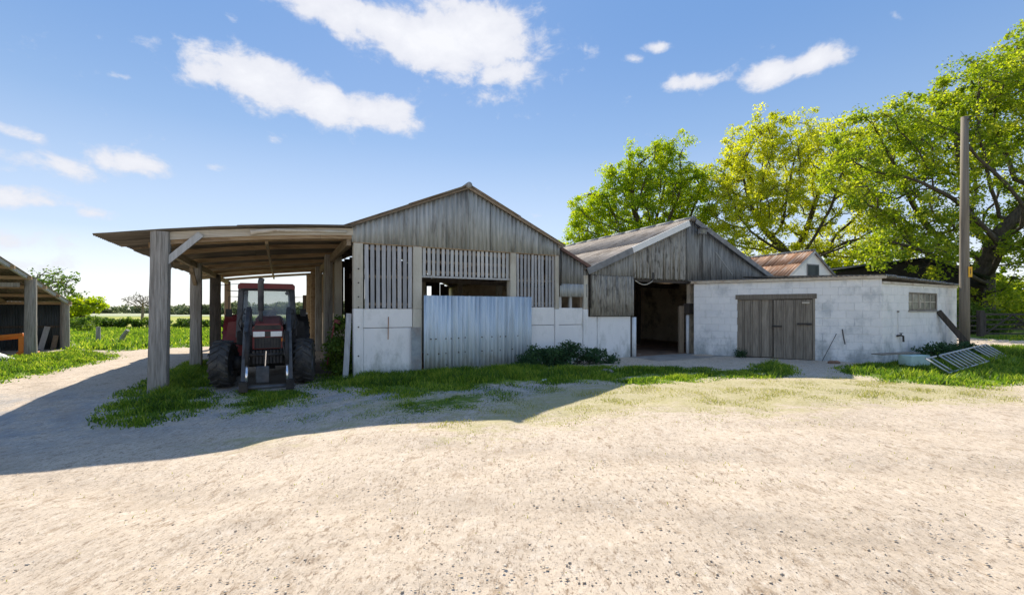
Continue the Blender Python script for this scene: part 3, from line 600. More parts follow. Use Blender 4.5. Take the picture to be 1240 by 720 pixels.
def bush(name, label, parts, n, size, m, seed, stems=True, cat='bush'):
    """parts: (x, y, z, rx, ry, rz) ellipsoids in world metres"""
    r = np.random.default_rng(seed); p0 = parts[0]; base = np.array([p0[0], p0[1], float(gz_(p0[0], p0[1]))])
    root = thing(name, label, cat, tuple(base)); cen = []
    for p in parts:
        k = max(6, int(60 * p[3] * p[5] + 10)); d = r.normal(0, 1, (k, 3)); d /= np.linalg.norm(d, axis=1)[:, None]; d *= (r.random(k) ** .3)[:, None] * .85
        cen.append(np.array(p[:3]) + d * np.array(p[3:6]))
    cen = np.concatenate(cen) - base; cen = cen[cen[:, 2] > -.05]
    sm = size * 2.6
    Vv, Ff, rn = leafquads(cen, sm * r.uniform(.7, 1.5, len(cen)), n, size, seed); npmesh('foliage', Vv, Ff, M[m], rn, root)
    mb = MB()
    for c in cen[::3]: mb.tube([(c[0] * .55, c[1] * .55, -.05), (c[0] * .8, c[1] * .8, c[2] * .6), tuple(c)], [.012, .009, .005], 4, False)
    mb.obj('stems', M['leaf_dark'] if False else M['darkwood'], root); return root
bush('weed_bush', 'dark low nettle mound against the white panels right of the sliding door', [(1.15, 14.9, .25, 1.1, .45, .5), (1.9, 15.2, .35, .8, .45, .45), (2.9, 15.6, .2, .9, .4, .35), (.5, 14.6, .12, .6, .4, .25)], 9000, .075, 'leaf_dark', 61)
bush('weed_bush', 'tall leafy green bush in the shelter corner beside the barn corner', [(-5.15, 13.75, .9, .42, .5, .75), (-5.25, 14.0, .25, .6, .6, .4), (-4.95, 13.5, .1, .4, .3, .3)], 5000, .09, 'leaf_mid', 62)
bush('weed_bush', 'dark weeds at the wall foot under the small window', [(14.9, 15.9, .3, 1.0, .45, .35), (16.2, 16.5, .45, .7, .4, .3)], 3500, .07, 'leaf_dark', 63)
bush('brambles', 'leafy brambles round the oak trunk beside the gate post', [(29.5, 29.5, 1.2, 1.6, 1.0, 1.3), (31.5, 29.8, 1.0, 1.2, .8, 1.0), (27.5, 30, .8, 1.0, .8, .8)], 6000, .16, 'leaf_mid', 64)
bush('shrub', 'leafy shrubs growing behind the gate at the foot of the oak', [(37, 36, 2.2, 3.5, 1.5, 2.4), (42, 38, 2.4, 3.5, 1.5, 2.6)], 12000, .22, 'leaf_oak', 66)
bush('weed_clump', 'small dark weeds at the left foot of the plank doors', [(8.9, 17.6, .12, .35, .2, .18)], 500, .05, 'leaf_dark', 65, cat='weeds')

def hedge(name, label, a, b, h, dpt, n, size, m, seed, cat='hedge'):
    r = np.random.default_rng(seed); a = np.array(a, float); b = np.array(b, float); L = np.linalg.norm(b - a); k = int(L * (7 if h < 4 else 30))
    t = r.random(k); base = np.array([a[0], a[1], float(gz_(a[0], a[1]))]); root = thing(name, label, cat, tuple(base))
    pr = a + (b - a) * t[:, None]; z = r.random(k) ** .7 * h * (.9 + .1 * np.sin(t * L * .6) * np.sin(t * L * 1.7)); cen = np.stack([pr[:, 0] - base[0], pr[:, 1] - base[1] + r.uniform(-.5, .5, k) * dpt, z], -1)
    Vv, Ff, rn = leafquads(cen, r.uniform(.25, .55, k), n, size, seed); npmesh('foliage', Vv, Ff, M[m], rn, root)
    mb = MB(); 
    for c in cen[::16]: mb.tube([(c[0], c[1], -.1), tuple(c)], [.03, .015], 4, False)
    mb.obj('stems', M['darkwood'], root); return root
hedge('hedge', 'long low dark hedge beyond the drive behind the old fence posts', (-58, 50), (-9, 50), 1.05, 1.2, 42000, .22, 'leaf_mid', 71)
hedge('hedge', 'clipped hedge with sunny top in the paddock beyond the gate', (48, 60), (110, 60), 2.4, 1.5, 14000, .3, 'leaf_mid', 72)
hedge('tall_hedge', 'tall green hedge filling the gap behind the rusty and dark roofs', (23, 56), (58, 54), 8.5, 3, 60000, .30, 'leaf_oak', 74)
hedge('bramble_bank', 'pale bramble bank beside the far end of the left shed', (-45, 42), (-38.5, 42), 1.3, 1.5, 5000, .16, 'leaf_mid', 73)

# far woods, one mass
def far_wood(name, label, x0, x1, D, h0, h1, n, seed, size):
    r = np.random.default_rng(seed); k = int((x1 - x0) / 2.2); X = r.uniform(x0, x1, k)
    H = h0 + (h1 - h0) * (X - x0) / (x1 - x0) + r.normal(0, 1, k) * .12 * h1; cen = []; rad = []
    for x, h in zip(X, H):
        for q in range(9): cen.append((x + r.normal(0, 2), D + r.uniform(-8, 8), max(.3, h * r.uniform(.05, .95)))); rad.append(r.uniform(1.2, 2.6))
    Vv, Ff, rn = leafquads(cen, np.array(rad), n, size, seed); o = npmesh(name, Vv, Ff, M['leaf_far'], rn); tag(o, label, 'woodland', kind='stuff')
far_wood('far_woodland', 'hazy distant line of trees beyond the fields at the left', -420, -140, 330, 3.6, 5.2, 40000, 81, 1.5)
far_wood('far_woodland', 'distant yellow green wood seen past the tractor', -170, -40, 230, 4.2, 6.5, 40000, 82, 1.1)
far_wood('far_woodland', 'distant trees beyond the paddock at the far right', 90, 260, 130, 6, 8, 16000, 83, .8)

# ------------------------------------------------------------------ barn frame (local u along the front, v back)
ANG = math.atan(.508); CO = (-4.55, 13.05, 0)
def sheets(parent, name, m, O, A, L, N, W_, Ln, n, pitch=.146, amp=.024, **k):
    """n alike sheets side by side, sharing one mesh"""
    w = W_ / n; me = MB().corr((0, 0, 0), A, L, N, w + .03, Ln, pitch, amp, **k).mesh(name, m, True)
    for i in range(n): link(name, me, parent, Vector(O) + Vector(A) * (w * i) + Vector(N) * (random.uniform(0, .008)))
main = thing('front_barn', 'pale gabled barn with slatted vents, white panels and galvanised sliding door', 'barn', CO, ANG)
def rl(u): return 4.27 + (5.73 - 4.27) * u / 3.5 if u < 3.5 else 5.73 - (u - 3.5) * (5.73 - 4.13) / 3.5
X1, Z1, Y1 = Vector((1, 0, 0)), Vector((0, 0, 1)), Vector((0, 1, 0)); NF = Vector((0, -1, 0))
us = [-.05, .9, 1.85, 2.78, 3.5, 4.3, 5.2, 6.1, 6.98]
for a, b in zip(us, us[1:]):
    MB().corr((a, -.03 - random.uniform(0, .012), 3.76), X1, Z1, NF, b - a + .04, 1, .146, .022, l1=lambda q, a=a: rl(a + q) - 3.76 - .03).obj('cladding_sheet', M['asb'], main, True)
# concrete posts
def cpost(u0, u1, z0, z1, m, v0=-.06, v1=.24):
    o = MB().box(u0, v0, z0, u1, v1, z1).obj('column', m, main); bevel(o, .012); return o
for (u0, u1) in ((0, .26), (1.72, 1.99), (5.02, 5.24), (6.80, 6.95), (8.02, 8.22)):
    zt = 3.74 if u1 < 7 else 3.1
    cpost(u0, u1, 1.86, zt, M['conc']); o = cpost(u0, u1, -.4, 1.857, M['whitepanel'] if u0 != 1.72 else M['conc'])
# recessed faces on the corner column
for (z0, z1) in ((2.05, 2.75), (2.95, 3.6), (.15, .75), (.95, 1.3), (1.4, 1.8)):
    mb = MB()
    for (a, b, c, d) in ((.045, z0, .06, z1), (.2, z0, .215, z1), (.045, z0, .215, z0 + .015), (.045, z1 - .015, .215, z1)): mb.box(a, -.072, b, c, -.058, d)
    mb.obj('column_rib', M['conc'] if z0 > 1.86 else M['whitepanel'], main)
for z in (2.6, 2.2, 1.33, .5, 1.9, 3.0):
    for u in (.13,): MB().tube([(u, -.062, z), (u, -.085, z)], .022, 8).obj('bolt', M['iron'], main)
# slatted vents: every board a part
def slats(u0, u1, z0, z1, n, frac, m=None):
    p = (u1 - u0) / n; me = B(-p * frac / 2, -.012, 0, p * frac / 2, .012, z1 - z0).mesh('slat', m or M['slat'])
    for i in range(n):
        link('slat', me, main, (u0 + p * (i + .5) + random.uniform(-.008, .008), random.uniform(-.008, .008), z0 + random.uniform(-.02, .015)), (0, random.uniform(-.006, .006), 0))
    for z in (z0 + .12, (z0 + z1) / 2, z1 - .12): B(u0, .013, z - .04, u1, .06, z + .04).obj('vent_rail', M['slatbrown'], main)
slats(.30, 1.71, 1.87, 3.74, 9, .70); slats(2.0, 5.0, 2.88, 3.74, 20, .62, M['slatpale']); slats(5.26, 6.80, 1.93, 3.74, 11, .62)
B(-.02, -.045, 3.735, 6.98, .10, 3.762).obj('wall_plate', M['beam'], main)
B(2.0, -.02, 2.82, 5.01, .10, 2.875).obj('lintel', M['slatpale'], main)
# white concrete panels
for (u0, u1, z0, z1) in ((.27, 1.71, -.4, 1.285), (.27, 1.71, 1.3, 1.86), (5.25, 6.79, -.4, 1.285), (5.25, 6.79, 1.3, 1.92), (6.96, 8.01, -.4, 1.285), (6.96, 8.01, 1.3, 1.90)):
    bevel(B(u0, 0, z0, u1, .14, z1).obj('wall_panel', M['whitepanel'], main), .012)
B(1.66, -.075, -.3, 1.95, -.062, 1.3).obj('steel_plate', M['plate'], main)
MB().bar((.98, -.012, .95), (.99, -.012, 1.62), .02, .02).obj('rust_bar', M['rust'], main)
# sheets and small opening of the side bay
sheets(main, 'cladding_sheet', M['asb_dark'], (6.97, -.02, 2.72), X1, Z1, NF, 1.24, 1, 1, l1=lambda q: 4.0 - 2.72 - q * .42)
sheets(main, 'cladding_sheet', M['asb'], (6.97, -.045, 2.30), X1, Z1, NF, 1.24, .46, 1)
B(7.0, .02, 1.9, 7.1, .1, 2.3).obj('stud', M['slatpale'], main); B(7.45, .02, 1.9, 7.55, .1, 2.3).obj('stud', M['slatpale'], main); B(7.9, .02, 1.9, 8.0, .1, 2.3).obj('stud', M['slatbrown'], main)
# roofs
def roof(parent, ua, za, ub, zb, v0, v1, nv_, rows, m, name='roof_sheet', pitch=.146, up=.03):
    d = Vector((ub - ua, 0, zb - za)); L = d.length; d.normalize(); nn = Vector((-d.z, 0, d.x)); nn = nn if nn.z > 0 else -nn; w = (v1 - v0) / nv_
    for r_ in range(rows):
        seg = L / rows; me = MB().corr((0, 0, 0), Y1, d, nn, w + .04, seg + .12, pitch, .022).mesh(name, m, True)
        for i in range(nv_): link(name, me, parent, Vector((ua, v0 + w * i, za)) + d * (seg * r_ - .06) + nn * (up + .02 * (rows - r_ if zb < za else r_) + random.uniform(0, .006)))
roof(main, -.22, 4.18, 3.5, 5.75, -.14, 15.6, 15, 2, M['asb_roof']); roof(main, 3.5, 5.75, 7.08, 4.10, -.14, 15.6, 15, 2, M['asb_roof'])
roof(main, 6.95, 4.0, 8.3, 3.38, -.12, 15.6, 15, 1, M['asb_roof'])
for i in range(15): MB().tube([(3.5, -.17 + i * 1.05, 5.80), (3.5, .92 + i * 1.05, 5.80)], .10, 10).obj('ridge_cap', M['asb_dark'], main, True)
MB().bar((-.25, -.11, 4.15), (3.5, -.11, 5.72), .05, .06).obj('bargeboard', M['slatbrown'], main); MB().bar((3.5, -.11, 5.72), (7.08, -.11, 4.1), .05, .07).obj('bargeboard', M['slatbrown'], main)
MB().bar((6.98, -.15, 4.0), (8.28, -.15, 3.37), .06, .10).obj('bargeboard', M['brownpipe'], main)
MB().tube([(6.99, -.10, 4.03), (6.99, -.13, 3.5), (6.99, -.1, 2.7)], .03, 8).obj('downpipe', M['iron'], main, True)
MB().tube([(8.27, -.17, 3.38), (8.27, -.12, 3.2), (8.26, -.12, 1.9)], .038, 8).obj('downpipe', M['iron'], main, True)
# barn interior: back wall boards, stanchions, rails, side boarding
for i in range(27):
    u_ = .05 + i * .30
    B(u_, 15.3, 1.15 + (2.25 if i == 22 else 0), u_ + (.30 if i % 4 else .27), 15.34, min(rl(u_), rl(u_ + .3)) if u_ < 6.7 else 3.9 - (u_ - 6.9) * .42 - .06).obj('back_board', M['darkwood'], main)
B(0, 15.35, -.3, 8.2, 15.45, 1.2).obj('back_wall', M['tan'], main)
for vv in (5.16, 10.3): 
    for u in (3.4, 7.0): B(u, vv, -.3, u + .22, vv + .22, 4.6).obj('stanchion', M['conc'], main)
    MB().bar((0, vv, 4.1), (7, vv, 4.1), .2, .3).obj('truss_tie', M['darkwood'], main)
MB().bar((.1, 1.6, 2.9), (7.9, 1.6, 2.75), .1, .14).obj('inner_rail', M['darkwood'], main)
for vv in (5.16, 10.32, 15.3): B(.0, vv - .13, -.4, .26, vv + .13, 4.1).obj('column', M['conc'], main)
for (v0, v1) in ((6.2, 10.1), (10.5, 15.1)):
    n = int((v1 - v0) / .22)
    for i in range(n): B(.10, v0 + i * .22, 1.7, .13, v0 + i * .22 + .17, 3.75).obj('side_board', M['slatbrown'], main)
B(.08, .3, -.3, .2, 15.2, 1.25).obj('side_panel', M['tan'], main)
B(.10, 5.3, 1.25, .2, 15.2, 1.7).obj('side_panel', M['tan'], main)
MB().bar((.12, .2, 4.0), (.12, 15.4, 4.0), .16, .24).obj('eaves_beam', M['beamv'], main)
B(.1, .3, -.06, 8.2, 15.3, .012).obj('barn_floor', M['soil'], main)
# sliding door
door = B(2.04, -.10, .03, 5.74, -.085, 2.2).obj('sliding_door', M['iron'], main)
dw = 3.74 / 4
for i in range(4):
    MB().corr((2.02 + dw * i, -.135 - .004 * (i % 2), -.02), X1, Z1, NF, dw + .02, 2.285, .14, .027, k=7, l0=lambda q, i=i: .03 * math.sin(q * 3 + i * 2), wob=.006).obj('sheet', M['galv'], door, True)
bolt = MB().tube([(0, 0, 0), (0, -.02, 0)], .021, 6).mesh('bolt', M['iron'])
for (a, z) in ((.2, .93), (.36, .93), (.68, .93), (.85, .93), (1.1, .94), (1.32, .95), (1.9, .95), (2.25, .95), (2.55, .95), (2.75, .95), (3.2, .96), (.1, .47), (.45, .47), (.68, .48), (1.1, .49), (1.32, .5), (1.9, .5), (2.25, .5), (2.55, .5), (3.0, .52), (.7, .12)):
    link('bolt', bolt, door, (2.04 + a, -.145, z))

# ------------------------------------------------------------------ second barn
b2 = thing('rear_barn', 'grey gabled barn with dark open doorway and white bargeboard, behind the block store', 'barn', CO, ANG)
def r2(u): return 3.36 + (5.60 - 3.36) * (u - 8.25) / 5.35 if u < 13.6 else 5.60 - (u - 13.6) * (5.60 - 3.36) / 5.2
us = [8.3, 9.3, 10.3, 11.3, 12.3, 13.25, 14.2, 15.2, 16.2, 17.2, 18.1, 18.85]
for i, (a, b) in enumerate(zip(us, us[1:])):
    zb = 3.04 if a > 10 else 3.0
    jag = .10 if 10 < a < 12.4 else 0
    MB().corr((a, -.03 - .008 * (i % 2), zb), X1, Z1, NF, b - a + .04, 1, .146, .024, l0=(lambda q, j=jag: random.uniform(-.02, j)) if jag else None, l1=lambda q, a=a, zb=zb: max(.05, r2(a + q) - zb - .03)).obj('cladding_sheet', M['asb_blotch'] if 10 < a < 13 else M['asb_dark'], b2, True)
for i in range(2): MB().corr((8.27 + 1.03 * i, -.085 - .01 * i, 1.60), X1, Z1, NF, 1.06, 1.50, .146, .026, wob=.03).obj('cladding_sheet', M['asb_blotch'], b2, True)
bevel(B(8.24, 0, -.2, 8.66, .14, 1.58).obj('wall_panel', M['whitepanel'], b2), .01); bevel(B(8.68, -.01, -.2, 10.27, .14, 1.58).obj('wall_panel', M['whitepanel'], b2), .01)
MB().tube([(10.40, -.06, -.1), (10.40, -.06, 1.55)], .085, 14).obj('door_post', M['pipe'], b2, True)
B(10.30, -.02, -.1, 10.36, .2, 1.62).obj('door_jamb', M['darkwood'], b2)
MB().tube([(13.40, .02, -.1), (13.40, .02, 1.62)], .07, 14).obj('door_post', M['pipe'], b2, True)
B(13.04, .12, -.05, 13.30, .2, 2.0).obj('door_leaf', M['slatbrown'], b2)
B(13.30, -.1, 1.66, 13.62, .16, 2.1).obj('hinge_block', M['darkwood'], b2)
B(13.52, .0, -.1, 13.9, .18, 3.0).obj('jamb_wall', M['tan'], b2)
MB().bar((10.3, .06, 3.02), (13.7, .06, 3.0), .1, .14).obj('lintel', M['darkwood'], b2)
MB().tube([(10.45 + t * .9, -.07, 2.98 - .16 * math.sin(math.pi * t)) for t in [i / 8 for i in range(9)]], .02, 6).obj('rope', M['paleb'], b2, True)
MB().box(11.35, -.06, 3.0, 11.45, .02, 3.32).obj('bracket', M['iron'], b2)
roof(b2, 8.12, 3.30, 13.6, 5.62, -.16, 16.8, 16, 2, M['asb_roof']); roof(b2, 13.6, 5.62, 18.95, 3.30, -.16, 16.8, 16, 2, M['asb_roof'])
for i in range(16): MB().tube([(13.6, -.18 + i * 1.06, 5.66), (13.6, .92 + i * 1.06, 5.66)], .11, 10).obj('ridge_cap', M['asb_dark'], b2, True)
d = Vector((5.48, 0, 2.32)).normalized()
def bpt(u, v=-.19, dz=0): return (u, v, (3.30 + (u - 8.12) * 2.32 / 5.48 if u < 13.6 else 5.62 - (u - 13.6) * 2.32 / 5.35) + dz)
MB().bar(bpt(8.1, -.2, -.06), bpt(10.25, -.2, -.06), .04, .24).obj('bargeboard', M['lead'], b2)
MB().bar(bpt(10.2, -.215, -.05), bpt(13.25, -.215, -.05), .04, .23).obj('bargeboard', M['whitewood'], b2)
MB().bar(bpt(13.65, -.2, -.05), bpt(19, -.2, -.05), .04, .20).obj('bargeboard', M['lead'], b2)
fl = B(13.72, -.34, 5.02, 14.12, -.24, 5.24).obj('floodlight', M['lead'], b2); B(13.76, -.352, 5.05, 14.08, -.342, 5.19).obj('lens', M['glass'], fl); B(13.68, -.36, 5.22, 14.16, -.2, 5.26).obj('hood', M['iron'], fl)
MB().bar((15.0, -.065, 4.35), (16.1, -.065, 3.4), .015, .02).obj('cable', M['slatpale'], b2)
# interior
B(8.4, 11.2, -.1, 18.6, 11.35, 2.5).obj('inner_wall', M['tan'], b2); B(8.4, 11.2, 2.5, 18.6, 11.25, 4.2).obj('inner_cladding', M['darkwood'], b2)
for u in (11.2, 14.4, 17.0): B(u, 10.9, -.1, u + .28, 11.19, 2.7).obj('stanchion', M['darkwood'], b2)
for u in (11.0, 15.5): B(u, 5.3, -.1, u + .2, 5.5, 4).obj('stanchion', M['darkwood'], b2)
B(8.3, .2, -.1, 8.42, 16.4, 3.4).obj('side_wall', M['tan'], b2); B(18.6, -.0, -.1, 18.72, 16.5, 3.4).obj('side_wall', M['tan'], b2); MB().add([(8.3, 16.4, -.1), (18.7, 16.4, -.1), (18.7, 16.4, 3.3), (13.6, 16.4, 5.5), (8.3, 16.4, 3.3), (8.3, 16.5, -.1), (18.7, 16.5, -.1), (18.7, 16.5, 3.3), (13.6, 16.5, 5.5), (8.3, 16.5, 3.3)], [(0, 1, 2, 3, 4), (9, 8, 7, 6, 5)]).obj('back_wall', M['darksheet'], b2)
MB().bar((8.3, 5.4, 3.2), (18.6, 5.4, 3.2), .15, .25).obj('truss_tie', M['darkwood'], b2)
fo = B(8.42, .0, -.1, 18.6, 11.2, .02).obj('barn_floor', M['soil'], b2)
apron = B(10.2, -1.6, -.08, 14.2, -.02, .015); apron.obj('concrete_apron', M['slab'], b2)

# ------------------------------------------------------------------ white block store
st = thing('block_store', 'low white painted block store with flat roof, plank doors and small window', 'outbuilding', (12.6, 15.5, 0), 0)
def wallframe(p, q):
    """local transform of a wall that runs from p to q; x along, y into the building"""
    d = Vector((q[0] - p[0], q[1] - p[1], 0)); a = math.atan2(d.y, d.x); return d.length, Matrix.Translation((p[0] - 12.6, p[1] - 15.5, 0)) @ Matrix.Rotation(a, 4, 'Z')
CH = .275; CW = .46
blk = MB(); e_ = .012
vs = [(0, 0, 0), (1, 0, 0), (1, 0, 1), (0, 0, 1)]
bm_v = [(0, .016, 0), (1, .016, 0), (1, .016, 1), (0, .016, 1), (.018, 0, .03), (.982, 0, .03), (.982, 0, .97), (.018, 0, .97)]
blkme = MB().add(bm_v, [(0, 1, 5, 4), (1, 2, 6, 5), (2, 3, 7, 6), (3, 0, 4, 7), (4, 5, 6, 7)]).mesh('block', M['block'])
def blockwall(p, q, top, holes, name='wall'):
    L, T = wallframe(p, q); w = bpy.data.objects.new(name, None)
    mb = MB(); xs = sorted({0, L, *[h[0] for h in holes], *[h[1] for h in holes]})
    for a, b in zip(xs, xs[1:]):
        hh = [h for h in holes if h[0] <= a + 1e-6 and h[1] >= b - 1e-6]
        if hh:
            if hh[0][2] > 0: mb.box(a, .014, -.3, b, .20, hh[0][2])
            mb.box(a, .014, hh[0][3], b, .20, top)
        else: mb.box(a, .014, -.3, b, .20, top)
    o = mb.obj(name, M['mortar'], st); o.matrix_local = T
    z = -.12; r_ = 0
    while z < top - .03:
        z1 = min(z + CH, top); x = -(CW / 2 if r_ % 2 else 0); 
        while x < L - .02:
            a, b = max(0, x), min(L, x + CW); segs = [(a, b)]
            for h in holes:
                if z + .09 < h[3] and z1 - .09 > h[2]:
                    ns = []
                    for (s0, s1) in segs:
                        if s1 <= h[0] or s0 >= h[1]: ns.append((s0, s1)); continue
                        if s0 < h[0]: ns.append((s0, h[0]))
                        if s1 > h[1]: ns.append((h[1], s1))
                    segs = ns
            for (s0, s1) in segs:
                if s1 - s0 > .06:
                    k = link('block', blkme, o, (s0 + .002, random.uniform(-.003, .003), z + .002), scale=(s1 - s0 - .004, 1, z1 - z - .004))
            x += CW
        z = z1; r_ += 1
    return o, T, L
PA, PB, PC = (7.47, 18.7), (12.6, 15.5), (18.1, 18.52)
w1, T1, L1 = blockwall(PA, PB, 2.90, [(1.62, 4.13, 0, 2.40)])
w2, T2, L2 = blockwall(PB, PC, 2.72, [(2.0, 4.45, 1.80, 2.47)])
# plain walls behind
def back(p, q, top):
    L, T = wallframe(p, q); o = B(0, 0, -.2, L, .2, top).obj('wall', M['mortar'], st); o.matrix_local = T
back(PC, (16.0, 23.6), 2.7); back((16.0, 23.6), (9.0, 20.2), 2.8)
def inw(T, mb, name, m, parent=None):
    o = mb.obj(name, m, parent or st)
    if parent is None: o.matrix_local = T
    return o
# door: two leaves of boards
head = inw(T1, B(1.55, -.03, 2.24, 4.2, .10, 2.42), 'door_head', M['oldboard'])
lf = inw(T1, B(1.66, .10, .05, 2.84, .13, 2.2), 'door', M['darkwood']); lf['label'] = 'left plank door leaf, fixed'
x = 1.66; ws = [.14, .06, .22, .06, .24, .07, .25, .12]
for i, w_ in enumerate(ws): B(x, .045 - (.03 if w_ < .1 else 0), .04, x + w_ - .008, .098, 2.22).obj('board', M['oldboard'], lf); x += w_
rf = inw(T1, B(2.86, .03, .03, 4.08, .06, 2.24), 'door', M['darkwood']); rf['label'] = 'right plank door leaf with latch and strap hinge'
x = 2.85; ws = [.10, .24, .05, .25, .05, .26, .05, .22]
for i, w_ in enumerate(ws): B(x, -.012 - (.02 if w_ < .1 else 0), .02, x + w_ - .008, .029, 2.2).obj('board', M['oldboard'], rf); x += w_
B(2.80, -.06, 1.18, 3.12, -.034, 1.25).obj('latch', M['iron'], rf); B(3.60, -.06, 1.28, 4.05, -.034, 1.35).obj('hinge', M['iron'], rf); B(3.75, -.06, 2.06, 3.98, -.034, 2.12).obj('hinge', M['paleb'], rf)
inw(T1, B(4.08, -.02, 0, 4.15, .09, 2.24), 'door_jamb', M['oldboard']); inw(T1, B(1.6, 0, 0, 1.655, .12, 2.24), 'door_jamb', M['oldboard'])
inw(T1, B(2.7, .62, .0, 4.1, .66, .1), 'sill_gap', M['iron'])
# window
wf = inw(T2, MB().box(2.0, .02, 1.80, 4.45, .1, 1.86).box(2.0, .02, 2.41, 4.45, .1, 2.47).box(2.0, .02, 1.86, 2.06, .1, 2.41).box(4.38, .02, 1.86, 4.45, .1, 2.41), 'window_frame', M['oldboard'])
B(1.95, -.04, 1.76, 4.5, .05, 1.80).obj('sill', M['slab'], wf)
ms = [2.06, 2.42, 2.92, 3.42, 3.9, 4.38]
for m_ in ms[1:-1]: B(m_ - .02, .03, 1.86, m_ + .02, .09, 2.41).obj('glazing_bar', M['paleb'], wf)
for a, b in zip(ms, ms[1:]):
    B(a + .02, .045, 1.86, b - .02, .075, 2.13 - .015).obj('pane', M['glass'], wf); B(a + .02, .045, 2.13 + .015, b - .02, .075, 2.41).obj('pane', M['glass'], wf)
    B(a, .04, 2.113, b, .08, 2.147).obj('glazing_bar', M['paleb'], wf)
B(2.98, .03, 1.9, 3.1, .043, 2.2).obj('broken_pane', M['paleb'], wf)
# pipe and tap on the right hand wall
inw(T2, MB().tube([(1.12, -.03, 1.75), (1.12, -.03, .9)], .014, 6), 'water_pipe', M['white'], None)
tp = inw(T2, MB().tube([(1.02, -.04, .92), (1.22, -.06, .93), (1.36, -.08, .9), (1.38, -.08, .70)], .032, 8).tube([(1.25, -.06, .93), (1.25, -.06, 1.0)], .02, 6), 'tap', M['iron']); MB().box(1.19, -.1, 1.0, 1.31, -.03, 1.015).obj('handle', M['iron'], tp)
inw(T2, MB().tube([(1.12, 0, 1.77), (1.12, -.05, 1.77)], .035, 8), 'vent_cap', M['slab'])
inw(T2, MB().bar((5.2, -.006, .2), (5.2, -.006, 2.2), .012, .012).bar((5.2, -.006, 2.2), (6.1, -.006, 2.2), .012, .012), 'blocked_door_outline', M['mortar'])
inw(T1, MB().tube([(4.95, -.01, 1.15), (4.99, -.02, .85), (5.03, -.01, .62)], .018, 6), 'crack_stain', M['trgrey'])
# roof: corrugated sheets laid across, ends proud of the right hand wall, fascia on the left wall
def W2(x, y): return (x - 12.6, y - 15.5)
fa = inw(T1, B(-.1, -.09, 2.905, L1 + .12, -.05, 3.0), 'fascia', M['fascia'])
inw(T1, B(-.1, -.05, 2.903, L1 + .1, .25, 2.94), 'wall_plate', M['beam'])
for i in range(9):
    dd = Vector((PC[0] - PB[0], PC[1] - PB[1], 0)).normalized(); bb = Vector((-dd.y, dd.x, 0)); w_ = 6.45 / 8
    if i == 8: continue
    o_ = Vector((-dd.x * .1, -dd.y * .1, 0)) + dd * (w_ * i) - bb * .14 + Z1 * (2.99 - .175 * (i / 8) + random.uniform(0, .02))
    MB().corr(o_, dd, (bb + Z1 * .05).normalized(), Z1, w_ + .05, 5.2, .146, .03, wob=.05).obj('roof_sheet', M['asb_dark'], st, True)
inw(T2, MB().box(0, -.04, 2.72, L2, .1, 2.80), 'wall_plate', M['fascia'])
# roof over the left part
for i in range(6):
    dd = Vector((PA[0] - PB[0], PA[1] - PB[1], 0)).normalized(); bb = Vector((-dd.y, dd.x, 0)); bb = -bb; w_ = 1.03
    o_ = dd * (w_ * i) - bb * .12 + Z1 * (3.005)
    MB().corr(o_, dd, (bb + Z1 * .05).normalized(), Z1, w_ + .04, 3.2, .146, .022).obj('roof_sheet', M['asb_roof'], st, True)
upper = MB().bar((W2(11.2, 20.2)[0], W2(0, 20.2)[1], 3.28), (W2(16.8, 0)[0], W2(0, 21.0)[1], 3.26), .9, .07).obj('upper_roof', M['asb_dark'], st)

# ------------------------------------------------------------------ small rusty roofed shed
rs = thing('rusty_roofed_shed', 'small shed with rusty corrugated roof and pale gable window behind the store', 'shed', (18.5, 28, 0), ANG)
hw = 2.35; he = 3.95; ha = 5.42
MB().add([(-hw, 0, -.2), (hw, 0, -.2), (hw, 0, he), (0, 0, ha), (-hw, 0, he), (-hw, .15, -.2), (hw, .15, -.2), (hw, .15, he), (0, .15, ha), (-hw, .15, he)], [(0, 1, 2, 3, 4), (9, 8, 7, 6, 5), (0, 4, 9, 5), (1, 6, 7, 2), (4, 3, 8, 9), (3, 2, 7, 8)]).obj('gable_wall', M['whitepanel'], rs)
B(-hw, .16, -.2, -hw + .15, 6.8, he - .1).obj('side_wall', M['whitepanel'], rs); B(hw - .15, .16, -.2, hw, 6.8, he - .1).obj('side_wall', M['whitepanel'], rs)
wd = B(-.62, -.04, 3.85, .62, -.01, 4.65).obj('window', M['lead'], rs); B(-.55, -.05, 3.92, .55, -.042, 4.58).obj('pane', M['darksheet'], wd)
roof(rs, -hw - .15, he - .1, 0, ha + .02, -.12, 6.9, 8, 2, M['rust'], pitch=.2); roof(rs, 0, ha + .02, hw + .15, he - .1, -.12, 6.9, 7, 1, M['rust'])
for i in range(5): MB().tube([(0, -.15 + i * 1.42, ha + .1), (0, 1.3 + i * 1.42, ha + .1)], .07, 8).obj('ridge_cap', M['asb_dark'], rs, True)
MB().bar((-hw - .15, -.15, he - .13), (0, -.15, ha - .02), .04, .12).obj('bargeboard', M['slatpale'], rs); MB().bar((0, -.15, ha - .02), (hw + .15, -.15, he - .13), .04, .12).obj('bargeboard', M['lead'], rs)

